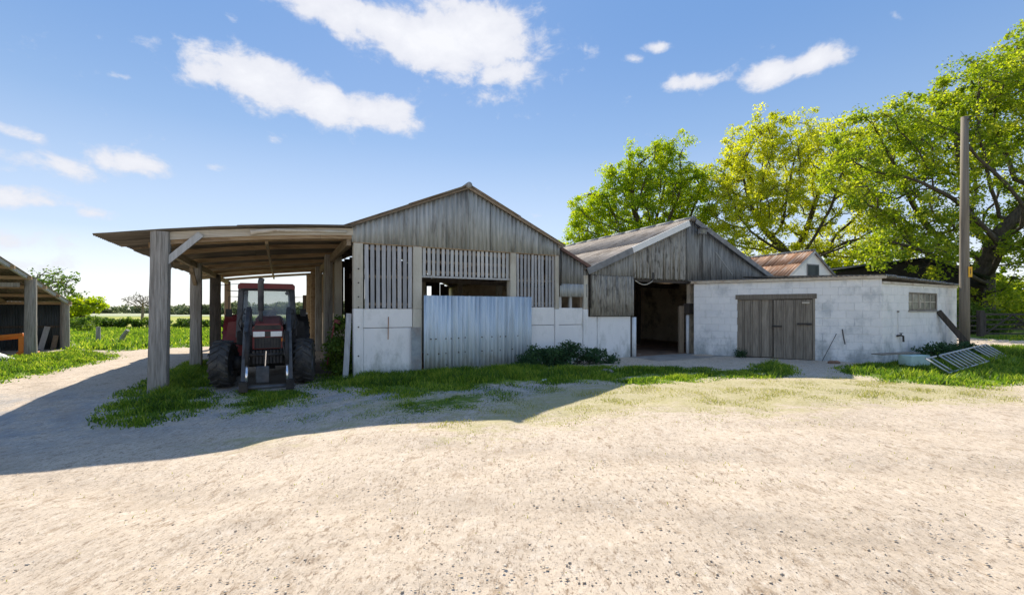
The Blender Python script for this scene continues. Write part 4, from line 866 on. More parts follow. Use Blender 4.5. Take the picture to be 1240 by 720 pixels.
# ------------------------------------------------------------------ dark open barn behind
db = thing('dark_barn', 'black roofed open barn in the shade of the big oak behind the store', 'barn', (27.0, 31.0, .2), ANG - .35)
def dz_(u): return 4.2 + (5.2 - 4.2) * (u + 6) / 7 if u < 1 else 5.2 - (u - 1) * .26
roof(db, -6.3, 4.2, 1, 5.15, -.3, 8, 8, 1, M['darksheet']); roof(db, 1, 5.15, 6.5, 3.75, -.3, 8, 8, 1, M['darksheet'])
for a, b in ((-6, -2.5), (-2.5, 1), (1, 3.5), (3.5, 6.2)):
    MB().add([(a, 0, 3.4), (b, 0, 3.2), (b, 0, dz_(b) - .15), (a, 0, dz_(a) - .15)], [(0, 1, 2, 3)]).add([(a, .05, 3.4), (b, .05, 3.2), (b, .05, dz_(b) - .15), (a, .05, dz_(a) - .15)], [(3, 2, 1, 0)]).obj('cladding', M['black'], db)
for u in (-6, -2.5, 1, 3.5, 6): B(u, .06, -.3, u + .2, .26, 3.9).obj('post', M['darkwood'], db)
B(-6, 7.8, -.3, 6, 7.9, 4).obj('back_wall', M['darkwood'], db)

# ------------------------------------------------------------------ pole shelter over the tractor
ln = thing('pole_shelter', 'open timber lean to on rough posts sheltering the tractor', 'shelter', CO, ANG)
def zl(u): return 3.52 + .115 * (u + 5.55) + .085 * math.sin(math.pi * np.clip((u + 5.5) / 5.5, 0, 1))
def rough_post(name, u, v, s, z0, z1, m, parent, rz=0, lean=0, rnd=0):
    """hewn square post with uneven faces"""
    mb = MB(); n = 9; ring_n = 12; vs = []; fs = []
    for i in range(n + 1):
        t = i / n; z = z0 + (z1 - z0) * t; sc = s / 2 * (1.06 - .10 * t) * random.uniform(.975, 1.025)
        for k in range(ring_n):
            a = 2 * math.pi * k / ring_n + .26; c, q = math.cos(a), math.sin(a); e = (2.0 if rnd else 5.5)
            rr = sc / (abs(c) ** e + abs(q) ** e) ** (1 / e) * random.uniform(.975, 1.02)
            vs.append((u + rr * c + lean * t, v + rr * q, z))
    for i in range(n):
        for k in range(ring_n): a = i * ring_n + k; b = i * ring_n + (k + 1) % ring_n; fs.append((a, b, b + ring_n, a + ring_n))
    fs.append(tuple(n * ring_n + k for k in range(ring_n))); mb.add(vs, fs); return mb.obj(name, m, parent)
p1 = rough_post('post', -4.50, -.02, .40, -.6, 3.70, M['post'], ln, lean=.06)
p1['label'] = 'thick silvered front post with split top'
rough_post('post', -4.45, 5.16, .34, -.6, 3.42, M['post'], ln); rough_post('post', -4.45, 10.32, .42, -.6, 3.40, M['darkwood'], ln); rough_post('post', -4.45, 15.5, .30, -.6, 3.40, M['slatbrown'], ln)
for v in (5.16, 10.32): rough_post('post', -.22, v, .30, -.5, 3.95, M['post'], ln)
rough_post('post', -.30, 13.0, .26, -.5, 3.9, M['beamv'], ln); rough_post('post', -.35, 15.5, .36, -.5, 3.9, M['beamv'], ln)
# beams under the roof
def beam(pts, w, h, m, name, parent=ln):
    mb = MB()
    for a, b in zip(pts, pts[1:]): mb.bar(a, b, w, h)
    return mb.obj(name, m, parent)
def cross(v, dz, h, m, name='cross_beam', u0=-4.9, u1=-.05, w=.12, sag=0):
    pts = [(u, v + .03 * math.sin(u * 2 + v), zl(u) + dz - sag * math.sin(math.pi * (u - u0) / (u1 - u0))) for u in np.linspace(u0, u1, 6)]; return beam(pts, w, h, m, name)
cross(-.03, -.11, .19, M['paleb'], 'front_beam', -4.3, -.02, .1); cross(.02, -.255, .10, M['beam'], 'front_beam', -4.3, -.02, .12)
MB().tube([(-2.55, -.12, zl(-2.5) - .13), (-2.0, -.13, zl(-2) - .08), (-1.2, -.12, zl(-1.2) - .1), (-.2, -.12, zl(-.2) - .12)], [.07, .05, .045, .04], 8).obj('split_log', M['fascia'], ln, True)
for v, m in ((1.1, 'beam'), (3.0, 'beam'), (5.16, 'beam'), (7.7, 'beam'), (10.32, 'beam'), (12.9, 'beam'), (15.5, 'paleb')): cross(v, -.13 - (.05 if v > 5 else 0), .13, M[m], w=.12, sag=.05 * random.random())
for v in (2.0, 4.1, 6.4, 9.0, 11.6, 14.2): cross(v, -.055, .04, M['slatbrown'], 'batten', -5.45, -.1, .06)
beam([(-4.45, -.2 + 1.6 * i, zl(-4.45) - .36 + .02 * (i % 2)) for i in range(11)], .12, .2, M['beamv'], 'edge_beam'); beam([(-.12, 1.6 * i, zl(-.1) - .36) for i in range(11)], .12, .26, M['beamv'], 'edge_beam')
beam([(-2.2, 0.3, zl(-2.2) - .33), (-2.2, 8, zl(-2.2) - .38), (-2.2, 15.3, zl(-2.2) - .36)], .07, .1, M['beamv'], 'runner')
MB().bar((-4.32, -.13, 2.98), (-3.62, -.13, zl(-3.6) - .12), .05, .15, (0, 0, 1)).obj('brace', M['slatpale'], ln)
MB().bar((-4.45, .3, 2.6), (-4.45, 1.3, 3.2), .1, .12).obj('brace', M['beamv'], ln)
MB().bar((-4.45, 4.2, 3.2), (-4.45, 5.0, 2.7), .1, .1).obj('brace', M['beamv'], ln)
# roof sheets, flutes down the slope, following the bowed beams
nv_ = 16
for i in range(nv_):
    v0 = -.22 + i * 1.022
    for j, (ua, ub) in enumerate(((-5.6, -2.7), (-2.85, .02))):
        ww = 1.09; nc = int(ww / .146 * 5); nr = 6; vs = []; fs = []; du = random.uniform(-.09, .05) if j == 0 else 0
        for s_ in (0, 1):
            for c_ in range(nc + 1):
                for r_ in range(nr + 1):
                    u = ua + du + (ub - ua - du) * r_ / nr; v = v0 + ww * c_ / nc; vs.append((u, v, zl(u) + .02 + .02 * j + .022 * math.cos(2 * math.pi * (v - v0) / .146) - .008 * s_ + .004 * (i % 2)))
        for s_ in (0, 1):
            o = s_ * (nc + 1) * (nr + 1)
            for c_ in range(nc):
                for r_ in range(nr): a = o + c_ * (nr + 1) + r_; q = (a, a + nr + 1, a + nr + 2, a + 1); fs.append(q if s_ == 0 else q[::-1])
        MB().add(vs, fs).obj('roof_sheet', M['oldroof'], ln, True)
# thin roof edge trim at the front
cross(-.2, .035, .03, M['oldroof'], 'roof_edge', -5.5, 0, .04)
MB().tube([(-4.45, 10.1, 2.9), (-3.6, 10.0, 3.0), (-2.8, 9.9, 3.02)], .012, 5).obj('wire', M['iron'], ln)

# plank leaning at the barn corner
pk = MB().bar((-.22, .0, -.22), (-.10, .16, 1.72), .15, .035, (0, 1, 0)); o = pk.obj('plank', M['slat']); o.location = CO; o.rotation_euler.z = ANG; tag(o, 'weathered plank leaning upright on the front barn corner column', 'plank')
sf = thing('scrap_frame', 'dull red metal frame among the bush beside the barn corner', 'scrap metal', CO, ANG); MB().bar((-.62, .9, .2), (-.42, .8, 1.5), .04, .02, (0, 1, 0)).bar((-.42, .8, 1.5), (-.26, .75, 1.45), .14, .1).obj('frame', M['trred'], sf)
wr = thing('gap_light_stand', 'dark upright with white blocks standing in for light through a gap at the far end of the shelter', 'gap light post', (CO[0], CO[1], 0), ANG)
B(-.85, 12.0, -.4, -.68, 12.15, 2.6).obj('post', M['slatbrown'], wr)
for z in (.55, 1.0, 1.45): B(-.80, 11.96, z, -.62, 11.995, z + .26).obj('gap_light', M['pipe'], wr)  # white blocks painted in for daylight coming through a gap

# ------------------------------------------------------------------ tractor (nose towards the camera, -y)
tr = thing('tractor', 'red farm tractor with front loader arms parked under the lean to', 'tractor', (-6.52, 12.05, -.15), ANG)
def wheel(name, x, y, r, w, lugs):
    side = -1 if x < 0 else 1
    rim = r * .52
    ty = MB().lathe([(-w * .42, rim), (-w * .5, rim + .06), (-w * .5, r * .86), (-w * .40, r * .94), (0, r * .96), (w * .40, r * .94), (w * .5, r * .86), (w * .5, rim + .06), (w * .42, rim)], 40)
    for k in range(lugs):
        for s_ in (-1, 1):
            a = 2 * math.pi * (k + (.5 if s_ > 0 else 0)) / lugs; da = 2 * math.pi / lugs * 1.15; vs = []
            for (xx, aa_, wid) in ((s_ * .01, a + da * .55, .30), (s_ * w * .28, a + da * .25, .32), (s_ * w * .53, a - da * .10, .36)):
                for (rr_, ws_) in ((r * .94, 1), (r * 1.0 if abs(xx) < w * .45 else r * .955, .8)):
                    for sg in (-.5, .5):
                        t = aa_ + sg * wid * da * ws_; vs.append((xx, rr_ * math.sin(t), rr_ * math.cos(t)))
            fs = []
            for q in range(2):
                o = q * 4; fs += [(o + 2, o + 3, o + 7, o + 6), (o, o + 2, o + 6, o + 4), (o + 1, o + 5, o + 7, o + 3)]
            fs += [(8, 10, 11, 9), (0, 1, 3, 2)]; ty.add(vs, fs)
    T = Matrix.Translation((x, y, r)) @ Matrix.Rotation(R(-9) if r < .7 else 0, 4, 'Z'); ty.v = [tuple(T @ Vector(p)) for p in ty.v]
    wo_ = ty.obj(name, M['tyre'], tr, True)
    md = wo_.modifiers.new('es', 'EDGE_SPLIT'); md.split_angle = R(35)
    rm = MB().lathe([(side * w * .42, rim), (side * w * .25, rim * .92), (side * w * .12, rim * .8), (side * w * .12, .12), (side * w * .32, .11), (side * w * .32, .001)], 28, T); rm.lathe([(-side * w * .42, rim), (-side * w * .1, rim * .9), (-side * w * .05, .02)], 28, T)
    rm.obj('rim', M['trgrey'], wo_, True)
wheel('front_wheel', -.94, 0, .60, .42, 18); wheel('front_wheel', .94, 0, .60, .42, 18)
wheel('rear_wheel', -.90, 2.42, .86, .50, 20); wheel('rear_wheel', .90, 2.42, .86, .50, 20)
MB().bar((-.75, 0, .58), (.75, 0, .58), .16, .18).tube([(-.72, 0, .60), (-.55, 0, .60)], .19, 12).tube([(.72, 0, .60), (.55, 0, .60)], .19, 12).box(-.22, -.12, .42, .22, .2, .85).obj('front_axle', M['trdark'], tr, True)
MB().tube([(-.8, 2.42, .86), (.8, 2.42, .86)], .16, 12).obj('rear_axle', M['trdark'], tr, True)
bevel(MB().box(-.24, -.1, .62, .24, 2.6, 1.12).box(-.32, 1.2, .55, .32, 2.7, 1.15).obj('chassis', M['trdark'], tr), .02)
# bonnet with sloping nose
def taper(y0, y1, w0, w1, zb0, zb1, zt0, zt1, ch=.06):
    vs = []
    for (y, w, zb, zt) in ((y0, w0, zb0, zt0), (y1, w1, zb1, zt1)):
        vs += [(-w / 2, y, zb), (w / 2, y, zb), (w / 2, y, zt - ch), (w / 2 - ch, y, zt), (-w / 2 + ch, y, zt), (-w / 2, y, zt - ch)]
    f = [(0, 5, 4, 3, 2, 1)[::-1], (6, 7, 8, 9, 10, 11)[::-1]] + [(i, (i + 1) % 6, (i + 1) % 6 + 6, i + 6) for i in range(6)]
    return MB().add(vs, f)
bon = bevel(taper(-.52, 1.45, .66, .70, 1.02, 1.12, 1.60, 1.80, .08).obj('bonnet', M['trred'], tr), .015, 2)
MB().box(-.30, -.545, 1.46, .30, -.522, 1.58).obj('bonnet_badge_strip', M['trdark'], bon)
gr = bevel(B(-.345, -.60, .98, .345, -.50, 1.46).obj('grille_surround', M['trred'], tr), .02, 2)
B(-.295, -.612, 1.0, .295, -.602, 1.27).obj('grille', M['iron'], gr)
for i in range(9): B(-.28 + i * .066, -.626, 1.01, -.265 + i * .066, -.613, 1.26).obj('grille_bar', M['trdark'], gr)
B(-.05, -.620, 1.30, .05, -.604, 1.43).obj('grille_centre', M['iron'], gr)
for s_ in (-1, 1):
    hl = bevel(B(min(s_ * .055, s_ * .335), -.632, 1.285, max(s_ * .055, s_ * .335), -.603, 1.435).obj('headlight', M['iron'], tr), .01); hl2 = bevel(B(min(s_ * .065, s_ * .325), -.645, 1.295, max(s_ * .065, s_ * .325), -.634, 1.425).obj('lens', M['lamp'], hl), .006, 2)
for i in range(9): bevel(B(-.34 + i * .076, -.78, .62, -.34 + i * .076 + .068, -.52, .96).obj('front_weight', M['trdark'], tr), .015)
B(-.40, -.52, .60, .40, -.42, .98).obj('front_bracket', M['trdark'], tr)
bevel(MB().box(-.26, -.86, .16, .04, -.80, .58).obj('tow_plate', M['trgrey'], tr), .03, 2); MB().tube([(-.05, -.83, .58), (-.03, -.83, .95)], .02, 6).obj('tow_pin', M['chrome'], tr)
# side engine bits
MB().box(-.36, .1, .95, .36, 1.3, 1.3).tube([(.38, .5, 1.0), (.38, 1.1, 1.0)], .1, 10).tube([(-.4, .3, 1.15), (-.4, .9, 1.15)], .09, 10).obj('engine', M['trdark'], tr)
ex = MB().tube([(-.12, .15, 1.66), (-.12, .15, 2.0), (-.12, .15, 2.05)], .05, 12).tube([(-.12, .15, 1.95), (-.12, .15, 2.72), (-.10, .12, 2.80)], .072, 12).obj('exhaust', M['trgrey'], tr, True)
# cab
cy0, cy1, cwb, cwt, cb, ctp = 1.35, 2.95, .66, .64, 1.2, 2.62
for s_ in (-1, 1):
    MB().bar((s_ * (cwb + .04), cy0, cb), (s_ * cwt, cy0 + .12, ctp), .14, .11).obj('cab_pillar', M['trgrey'], tr); MB().bar((s_ * (cwb + .02), cy0 + .75, cb), (s_ * cwt, cy0 + .7, ctp), .05, .06).obj('cab_pillar', M['trdark'], tr); MB().bar((s_ * cwb, cy1, cb), (s_ * (cwt - .03), cy1 - .1, ctp), .08, .08).obj('cab_pillar', M['trdark'], tr)
rf_ = bevel(taper(cy0 - .08, cy1 + .05, 1.42, 1.36, ctp - .03, ctp - .02, ctp + .10, ctp + .12, .05).obj('cab_roof', M['trred'], tr), .02, 2)
B(-.64, cy0 - .1, ctp - .09, .64, cy0 - .02, ctp - .035).obj('sun_visor', M['trdark'], rf_)
for s_ in (-1, 1): MB().tube([(s_ * .52, cy0 - .1, ctp - .16), (s_ * .52, cy0 - .16, ctp - .16)], .055, 12).obj('work_lamp', M['trgrey'], rf_)
def glassmat():
    m = bpy.data.materials.new('cab_glass'); m.use_nodes = True; n = m.node_tree.nodes; l = m.node_tree.links; n.clear(); o = n.new('ShaderNodeOutputMaterial')
    t = n.new('ShaderNodeBsdfTransparent'); t.inputs[0].default_value = (.92, .97, .97, 1); g = n.new('ShaderNodeBsdfGlossy'); g.inputs['Roughness'].default_value = .05
    d = n.new('ShaderNodeBsdfDiffuse'); d.inputs[0].default_value = (.40, .50, .56, 1)  # pale blue diffuse part painted in for sky reflected on the glass
    a = n.new('ShaderNodeMixShader'); a.inputs[0].default_value = .36; l.new(t.outputs[0], a.inputs[1]); l.new(d.outputs[0], a.inputs[2])
    x = n.new('ShaderNodeMixShader'); f = n.new('ShaderNodeFresnel'); f.inputs[0].default_value = 1.4; l.new(f.outputs[0], x.inputs[0]); l.new(a.outputs[0], x.inputs[1]); l.new(g.outputs[0], x.inputs[2]); l.new(x.outputs[0], o.inputs[0]); return m
M['cabglass'] = glassmat()
MB().add([(-cwb + .02, cy0 - .02, 1.55), (cwb - .02, cy0 - .02, 1.55), (cwt - .03, cy0 + .10, ctp - .05), (-cwt + .03, cy0 + .10, ctp - .05)], [(0, 1, 2, 3)]).obj('windscreen', M['cabglass'], tr)
MB().add([(-cwb + .05, cy1, 1.6), (cwb - .05, cy1, 1.6), (cwt - .05, cy1 - .09, ctp - .05), (-cwt + .05, cy1 - .09, ctp - .05)], [(0, 1, 2, 3)]).obj('rear_window', M['cabglass'], tr)
for s_ in (-1, 1): MB().add([(s_ * (cwb + .02), cy0 + .05, 1.4), (s_ * (cwb + .01), cy1 - .05, 1.5), (s_ * (cwt - .01), cy1 - .12, ctp - .05), (s_ * cwt, cy0 + .15, ctp - .05)], [(0, 1, 2, 3)]).obj('side_window', M['cabglass'], tr)
MB().box(-.66, cy0 + .1, 1.0, .66, cy1 - .05, 1.2).box(-.60, cy1 - .06, 1.2, .60, cy1, 1.62).box(-.62, cy0, 1.2, .62, cy0 + .06, 1.5).obj('cab_body', M['trdark'], tr)
bevel(taper(1.55, 1.85, .55, .5, 1.4, 1.4, 1.78, 1.86, .08).obj('dashboard', M['trgrey'], tr), .02)
sw = MB(); pts = [(.02 + .20 * math.cos(t), 1.98 + .07 * math.sin(t), 1.90 + .17 * math.sin(t)) for t in [2 * math.pi * i / 20 for i in range(21)]]; sw.tube(pts, .016, 6, False); sw.tube([(.02, 1.98, 1.9), (.02, 1.75, 1.7)], .025, 8); sw.tube([pts[0], pts[10]], .012, 5); sw.obj('steering_wheel', M['iron'], tr, True)
st_ = bevel(B(-.25, 2.2, 1.2, .25, 2.6, 1.45).obj('seat', M['trdark'], tr), .04, 2); bevel(B(-.24, 2.55, 1.45, .24, 2.68, 1.98).obj('backrest', M['trdark'], st_), .04, 2)
for s_ in (-1, 1):
    vs = []; n = 10
    for i in range(n + 1):
        t = R(-12 + 150 * i / n); yv, zv = 2.42 - .98 * math.cos(t), .86 + .98 * math.sin(t)
        vs += [(s_ * .62, yv, zv), (s_ * 1.12, yv, zv), (s_ * 1.12, yv + .02 * math.cos(t), zv - .05)]
    fs = []
    for i in range(n): o = i * 3; fs += [(o, o + 1, o + 4, o + 3), (o + 1, o + 2, o + 5, o + 4)]
    fd = MB().add(vs, fs).add([(s_ * .66, 1.45, 1.0), (s_ * 1.05, 1.45, .98), (s_ * .98, 1.45, 1.62), (s_ * .7, 1.45, 1.66), (s_ * .66, 1.52, 1.0), (s_ * 1.05, 1.52, .98), (s_ * .98, 1.52, 1.62), (s_ * .7, 1.52, 1.66)], [(0, 1, 2, 3), (7, 6, 5, 4), (0, 4, 5, 1), (1, 5, 6, 2), (2, 6, 7, 3), (3, 7, 4, 0)]).obj('mudguard', M['trred'] if s_ < 0 else M['trdark'], tr)
    mr = MB().tube([(s_ * .70, cy0 + .1, 2.35), (s_ * .95, cy0, 2.35), (s_ * .95, cy0, 1.95)], .012, 6).box(min(s_ * .87, s_ * 1.03), cy0 - .02, 1.78, max(s_ * .87, s_ * 1.03), cy0 + .01, 2.0).obj('mirror', M['trdark'], tr)
# loader: masts beside the cab, booms down to a cross bar in front
for s_ in (-1, 1):
    mast = MB().bar((s_ * .47, .95, .7), (s_ * .49, 1.05, 2.0), .12, .16, (0, 1, 0)).bar((s_ * .30, .95, .8), (s_ * .52, .95, .8), .14, .2).obj('loader_mast', M['trgrey'], tr)
    boom = MB().bar((s_ * .50, 1.05, 1.98), (s_ * .49, -.55, 1.32), .11, .18).bar((s_ * .49, -.5, 1.36), (s_ * .51, -1.02, .12), .11, .15, (0, 1, 0)).obj('loader_arm', M['trgrey'], tr); bevel(boom, .012)
    cyl = MB().tube([(s_ * .43, -.72, 1.42), (s_ * .43, -1.05, .62)], .05, 12).obj('ram', M['trdark'], tr, True); MB().tube([(s_ * .43, -1.05, .64), (s_ * .44, -1.18, .20)], .03, 10).obj('piston_rod', M['chrome'], cyl, True)
    MB().box(s_ * .50 - .09, -1.25, .02, s_ * .50 + .09, -.95, .26).obj('pin_bracket', M['trdark'], tr)
    MB().tube([(s_ * .58, .95, 1.3), (s_ * .68, .8, 1.75), (s_ * .60, .9, 2.0), (s_ * .50, 1.0, 1.95)], .016, 6, False).tube([(s_ * .60, .95, 1.2), (s_ * .75, .85, 1.6), (s_ * .66, .95, 1.88), (s_ * .52, 1.05, 1.85)], .016, 6, False).obj('hydraulic_hose', M['iron'], tr, True)
MB().tube([(-.44, -.75, .85), (.44, -.75, .85)], .05, 10).obj('cross_bar', M['trdark'], tr, True); MB().tube([(-.62, -1.12, .10), (.62, -1.12, .10)], .045, 10).obj('cross_bar', M['trgrey'], tr, True)
bevel(B(.42, 1.0, 1.0, .74, 1.45, 1.42).obj('tool_box', M['trdark'], tr), .02); bevel(B(-.74, 1.0, 1.0, -.42, 1.5, 1.38).obj('battery_box', M['trdark'], tr), .02)
MB().tube([(-.36, -.3, 1.1), (-.45, -.1, .9), (-.42, .4, .8), (-.3, .9, .9)], .022, 6, False).tube([(.36, -.3, 1.05), (.46, -.1, .85), (.42, .5, .8), (.3, .9, .9)], .022, 6, False).obj('side_hose', M['iron'], tr, True)
for s_ in (-1, 1):
    MB().bar((s_ * .36, -.05, .85), (s_ * .36, -.6, 1.0), .05, .16).obj('side_rail', M['trdark'], tr); MB().tube([(s_ * .44, -.7, 1.45), (s_ * .40, -.8, 1.1), (s_ * .46, -1.0, .8)], .016, 6, False).obj('ram_hose', M['iron'], tr, True)
    MB().box(s_ * .40 - .035, -.66, 1.17, s_ * .40 + .035, -.6, 1.25).obj('indicator_lamp', M['orange'], tr)
B(-.28, -.53, 1.47, .28, -.523, 1.5).obj('bonnet_slot', M['iron'], tr)
MB().bar((-.62, 1.30, 1.45), (.62, 1.30, 1.45), .05, .12).obj('windscreen_sill', M['trdark'], tr); MB().bar((-.1, 1.38, 1.6), (.28, 1.44, 2.2), .015, .02).obj('wiper', M['iron'], tr)
MB().tube([(-.68, 1.4, 2.50), (-1.0, 1.38, 2.52)], .012, 6).obj('indicator_stalk', M['iron'], tr)

for o_ in tr.children:
    if o_.name.split('.')[0] in ('bonnet', 'grille_surround', 'headlight', 'front_weight', 'front_bracket', 'loader_mast', 'loader_arm', 'ram', 'pin_bracket', 'hydraulic_hose', 'cross_bar', 'tow_plate', 'tow_pin'): o_.location.x += .06
# ------------------------------------------------------------------ left shed
ls = thing('pole_barn', 'dark open pole barn at the left edge with corrugated back wall', 'barn', (-22.9, 23.3, -.15), ANG)
def zs(v): return 2.42 - .245 * v
rough_post('post', .0, .0, .37, -.3, 2.42, M['post'], ls, rnd=1); rough_post('post', .12, -3.9, .40, -.3, 3.35, M['post'], ls, rnd=1); rough_post('post', .0, -8.6, .44, -.3, 4.4, M['post'], ls, rnd=1)
rough_post('post', -4.5, -.1, .36, -.3, 2.5, M['darkwood'], ls); rough_post('post', -4.5, -8.6, .36, -.3, 4.4, M['darkwood'], ls)
MB().bar((.12, .35, zs(.35) - .05), (.12, -9.4, zs(-9.4) - .05), .1, .2).obj('rake_rafter', M['slatpale'], ls)
for u in (-2.2, -4.5, -6.5): MB().bar((u, .35, zs(.35) - .08), (u, -9.4, zs(-9.4) - .08), .1, .18).obj('rafter', M['beamv'], ls)
for v in (-.1, -1.5, -2.9, -4.3, -5.7, -7.1, -8.6): MB().bar((-6.6, v, zs(v) - .02 - .1), (.3, v, zs(v) - .12), .08, .14).obj('purlin', M['beam'], ls)
MB().bar((-6.6, -4.3, 3.0), (-.1, -4.3, 3.05), .12, .18).obj('tie_beam', M['post'], ls)
w_ = .146 * 6
for i in range(9):
    u0 = -7.72 + i * w_
    for (va, vb) in ((.2, -3.3), (-3.15, -6.5), (-6.35, -9.7)):
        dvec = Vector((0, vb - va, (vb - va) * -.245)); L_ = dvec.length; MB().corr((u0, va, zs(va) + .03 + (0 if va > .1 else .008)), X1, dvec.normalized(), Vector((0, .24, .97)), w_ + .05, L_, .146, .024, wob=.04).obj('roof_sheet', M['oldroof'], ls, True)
for i in range(8): MB().corr((-6.8 + i * .86, .02, -.1), X1, Z1, NF, .88, 2.5, .1, .02).obj('wall_sheet', M['darksheet'], ls, True)
MB().bar((-6.7, -.05, 1.15), (0, -.05, 1.15), .06, .1).obj('wall_rail', M['darkwood'], ls); B(-6.9, -9.4, -.2, -6.8, 0, 3.2).obj('side_wall', M['darksheet'], ls)
MB().tube([(-.9, -6.2, 3.9), (-.65, -6.0, 4.45)], .05, 8).obj('flue', M['iron'], ls)
o = MB().bar((-.8, -.35, .0), (-.62, -.1, 1.15), .22, .03, (0, 1, 0)).obj('board', M['slatpale']); o.location = ls.location; o.rotation_euler.z = ANG; tag(o, 'pale board leaning on the dark back wall of the left shed', 'board')
o = MB().bar((-.35, -.3, .0), (-.3, -.1, .7), .2, .03, (0, 1, 0)).obj('board', M['slatbrown']); o.location = ls.location; o.rotation_euler.z = ANG; tag(o, 'short brown board leaning beside the end post of the left shed', 'board')
# orange implement and sheeted pile
oi_ = thing('orange_implement', 'orange steel farm implement frame parked inside the left shed', 'implement', (-21.6, 19.8, -.15), ANG)
for a, b, n_ in (((-2.6, 0, .62), (.28, -.1, .92), 'boom'), ((-2.6, .8, .5), (.25, .8, .8), 'boom')): bevel(MB().bar(a, b, .12, .12).obj(n_, M['orange'], oi_), .01)
bevel(B(.15, -.2, .0, .36, .05, .86).obj('upright', M['orange'], oi_), .02); bevel(B(.1, -.25, -.0, .75, .1, .16).obj('foot', M['orange'], oi_), .02); bevel(B(.15, .05, .3, .3, .8, .5).obj('cross_member', M['orange'], oi_), .02)
mc = thing('machine_cover', 'grey metal machine hood lying under the orange frame', 'machine part', (-22.0, 18.5, -.2), ANG)
bevel(taper(-.5, .45, .9, 1.3, 0, 0, .35, .55, .15).obj('hood', M['trgrey'], mc), .03, 2); bevel(B(-.35, -.53, .12, .35, -.51, .28).obj('vent', M['iron'], mc), .01)
def mound(name, label, cat, cx, cy, rx, ry, h, m, seed):
    r = np.random.default_rng(seed); n, k = 10, 24; vs = [(cx, cy, float(gz_(cx, cy)) + h)]; fs = []
    for i in range(1, n + 1):
        for j in range(k):
            t = 2 * math.pi * j / k; q = i / n; rr = q * (1 + .12 * math.sin(3 * t + seed) + .06 * math.sin(7 * t)); vs.append((cx + rx * rr * math.cos(t), cy + ry * rr * math.sin(t), float(gz_(cx, cy)) - .05 + (h + .05) * (math.cos(q * math.pi) * .5 + .5) * r.uniform(.85, 1.15)))
    fs += [(0, 1 + j, 1 + (j + 1) % k) for j in range(k)]
    for i in range(n - 1):
        for j in range(k): a = 1 + i * k + j; b = 1 + i * k + (j + 1) % k; fs.append((a, a + k, b + k, b))
    return tag(MB().add(vs, fs).obj(name, m, None, True), label, cat)
mound('sheeted_pile', 'low pile under crumpled pale plastic in front of the left shed', 'pile', -20.6, 17.9, 1.5, .8, .34, M['plastic'], 3)

# old fence posts in the rough grass
def fpost(px, py, h, lean, label, group='old fence posts beyond the drive'):
    x, y = at(px, py); root = thing('fence_post', label, 'post', (x, y, float(gz_(x, y))), 0, group)
    MB().tube([(0, 0, -.2), (lean * .5, 0, h * .5), (lean, 0, h)], [.13, .12, .11], 7).obj('stake', M['post'], root)
fpost(119, 414, .95, .0, 'upright grey fence post in the rough grass left of the shelter'); fpost(144, 414, .75, .55, 'leaning thin fence stake right of the upright grey post'); fpost(203, 409, .95, .05, 'short fence post just right of the thick front shelter post')

# ------------------------------------------------------------------ right hand side: pole, gate, debris
px_, py_ = 17.65, 17.75
tpole = thing('telegraph_pole', 'tall weathered wooden pole at the right end of the white store', 'pole', (px_, py_, .2), 0)
MB().tube([(0, 0, -.5), (0, 0, 2), (0, 0, 5), (.01, 0, 9.15)], [.165, .155, .14, .115], 14).obj('shaft', M['weatherpole'], tpole, True)
MB().tube([(.03, -.1, 9.0), (.03, -.2, 9.0)], .03, 6).obj('top_bolt', M['iron'], tpole)
sg = B(-.02, -.178, 2.9, .13, -.168, 3.3).obj('warning_sign', M['yellow'], tpole)
MB().add([(.05, -.182, 3.22), (.08, -.182, 3.22), (.06, -.182, 3.1), (.09, -.182, 3.1), (.04, -.182, 2.95), (.055, -.182, 3.06), (.03, -.182, 3.06)], [(0, 6, 5, 2, 1), (2, 5, 4, 3)]).obj('warning_mark', M['iron'], sg)
gp = at(1196, 407); gd = 26.6
gt = thing('field_gate', 'weathered five bar gate closed across the paddock entrance', 'gate', (27.7, 26.8, .27), .04)
for z in (.18, .45, .72, 1.0, 1.32): bevel(MB().bar((.1, 0, z), (3.5, 0, z), .04, .09 if z < 1.2 else .11).obj('bar', M['darkwood'], gt), .006)
for u in (.12, 3.45): MB().bar((u, -.045, .1), (u, -.045, 1.4), .1, .05, (0, 1, 0)).obj('stile', M['darkwood'], gt)
MB().bar((.15, -.05, .2), (1.8, -.05, 1.3), .04, .08).obj('diagonal_brace', M['darkwood'], gt); MB().bar((3.4, -.05, .2), (1.8, -.05, 1.3), .04, .08).obj('diagonal_brace', M['darkwood'], gt)
o = thing('gate_post', 'dark square post on which the field gate hangs', 'post', (27.6, 26.8, .27)); bevel(B(-.14, -.12, -.4, .12, .12, 1.55).obj('stake', M['darkwood'], o), .01)
fn = thing('rail_fence', 'low dark rail fence between the white store and the gate post', 'fence', (24.6, 27.0, .27), 0)
for z in (.35, .65, .95, 1.2): MB().bar((0, 0, z), (2.85, -.15, z), .04, .08).obj('rail', M['darkwood'], fn)
for u in (.1, 1.5): B(u, -.05, -.3, u + .1, .07, 1.3).obj('post', M['darkwood'], fn)
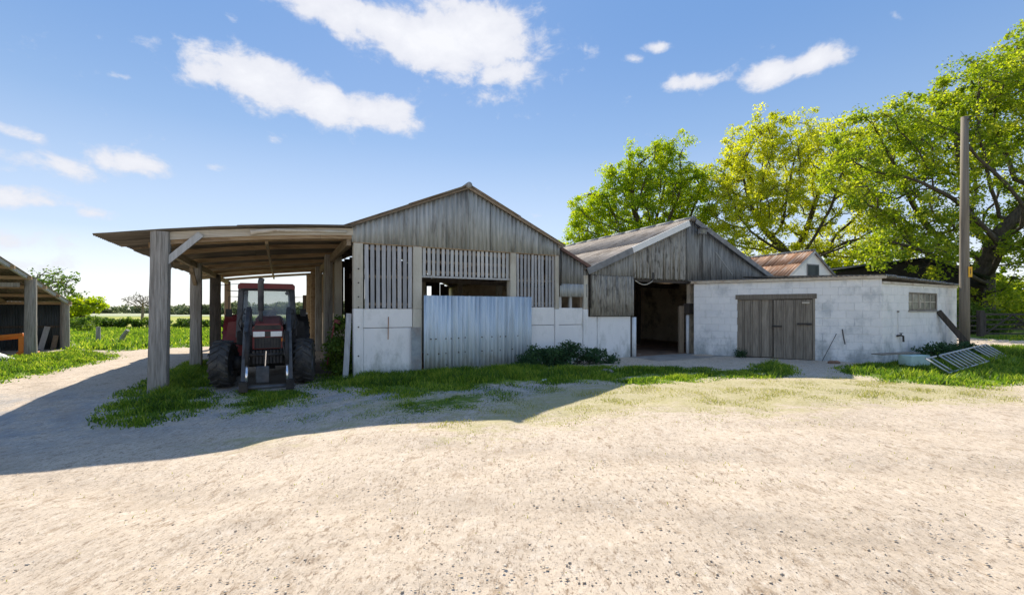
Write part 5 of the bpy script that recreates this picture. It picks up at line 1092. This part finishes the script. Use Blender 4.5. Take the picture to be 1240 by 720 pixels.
# shallow green-white trough with board on top
tg = thing('water_trough', 'pale green trough half hidden in the grass by the white wall', 'trough', (12.05, 13.95, float(gz_(12.05, 13.95)) + .12), .25)
bevel(MB().box(0, -.2, 0, .75, .2, .32).obj('tank', M['trough'], tg), .02, 2)
o = MB().bar((11.3, 14.1, .45), (12.75, 14.4, .48), .34, .03).obj('board', M['oldboard']); tag(o, 'grey board lying across the top of the pale green trough', 'board')
fb = thing('feed_barrier', 'galvanised ladder like barrier lying tilted in the right grass', 'barrier', (0, 0, 0))
a0 = Vector((11.92, 13.1, .42)); a1 = Vector((16.55, 15.9, .62)); off = Vector((.30, -.38, -.36))
MB().tube([a0, a0 + (a1 - a0) * .14], .028, 8).obj('rail', M['galvrail'], fb, True); MB().tube([a0 + (a1 - a0) * .20, a1], .028, 8).obj('rail', M['galvrail'], fb, True); MB().tube([a0 + off, a1 + off], .024, 8).obj('rail', M['galvrail'], fb, True)
rg = MB().tube([(0, 0, 0), off], .026, 7).mesh('rung', M['galvrail'], True)
for i in range(17):
    if i in (2, 11): continue
    link('rung', rg, fb, a0 + (a1 - a0) * (i / 16))
pA = (17.05 - .02, 17.68, 0); q = T2 @ Vector((4.42, -.03, 1.78)); qa = Vector((q.x + 12.6, q.y + 15.5, q.z))
o = MB().bar(tuple(qa), (17.45, 17.25, .32), .09, .17, (0, 0, 1)).obj('leaning_beam', M['darkwood']); tag(o, 'dark timber beam leaning from the window sill down past the pole', 'beam')
q = T1 @ Vector((4.78, -.05, .98)); o = MB().tube([(q.x + 12.6, q.y + 15.5, q.z), (T1 @ Vector((4.35, -.22, .0))) + Vector((12.6, 15.5, 0))], .011, 6).obj('metal_rod', M['iron']); tag(o, 'thin dark rod leaning on the white wall right of the plank doors', 'rod')
# rubble at the store foot and pale stones in the grass
def rock(px, py, s, label, m, name='stone', cat='stone'):
    x, y = at(px, py); z = float(gz_(x, y)); bm = bmesh.new(); bmesh.ops.create_icosphere(bm, subdivisions=2, radius=s)
    for v in bm.verts: v.co = Vector((v.co.x * random.uniform(.85, 1.15) * 1.2, v.co.y * random.uniform(.85, 1.15), v.co.z * random.uniform(.8, 1.1) * .55))
    me = bpy.data.meshes.new(name); bm.to_mesh(me); bm.free(); me.materials.append(m); o = bpy.data.objects.new(name, me); C.objects.link(o); o.location = (x, y, z + s * .2); tag(o, label, cat)
rock(660, 461, .07, 'pale stone in the shaded grass in front of the weed mound', M['pipe']); rock(825, 448, .06, 'small pale stone at the edge of the barn apron', M['slab'])
rock(735, 451, .16, 'flat pale slab piece in the grass by the rear barn wall', M['slab'], 'slab_piece', 'slab'); rock(1218, 459, .09, 'broken red brick at the sunlit edge of the right grass', M['brick'], 'brick', 'brick')
rock(1010, 440, .16, 'low earth heap at the wall foot right of the plank doors', M['soil'], 'earth_heap', 'heap');
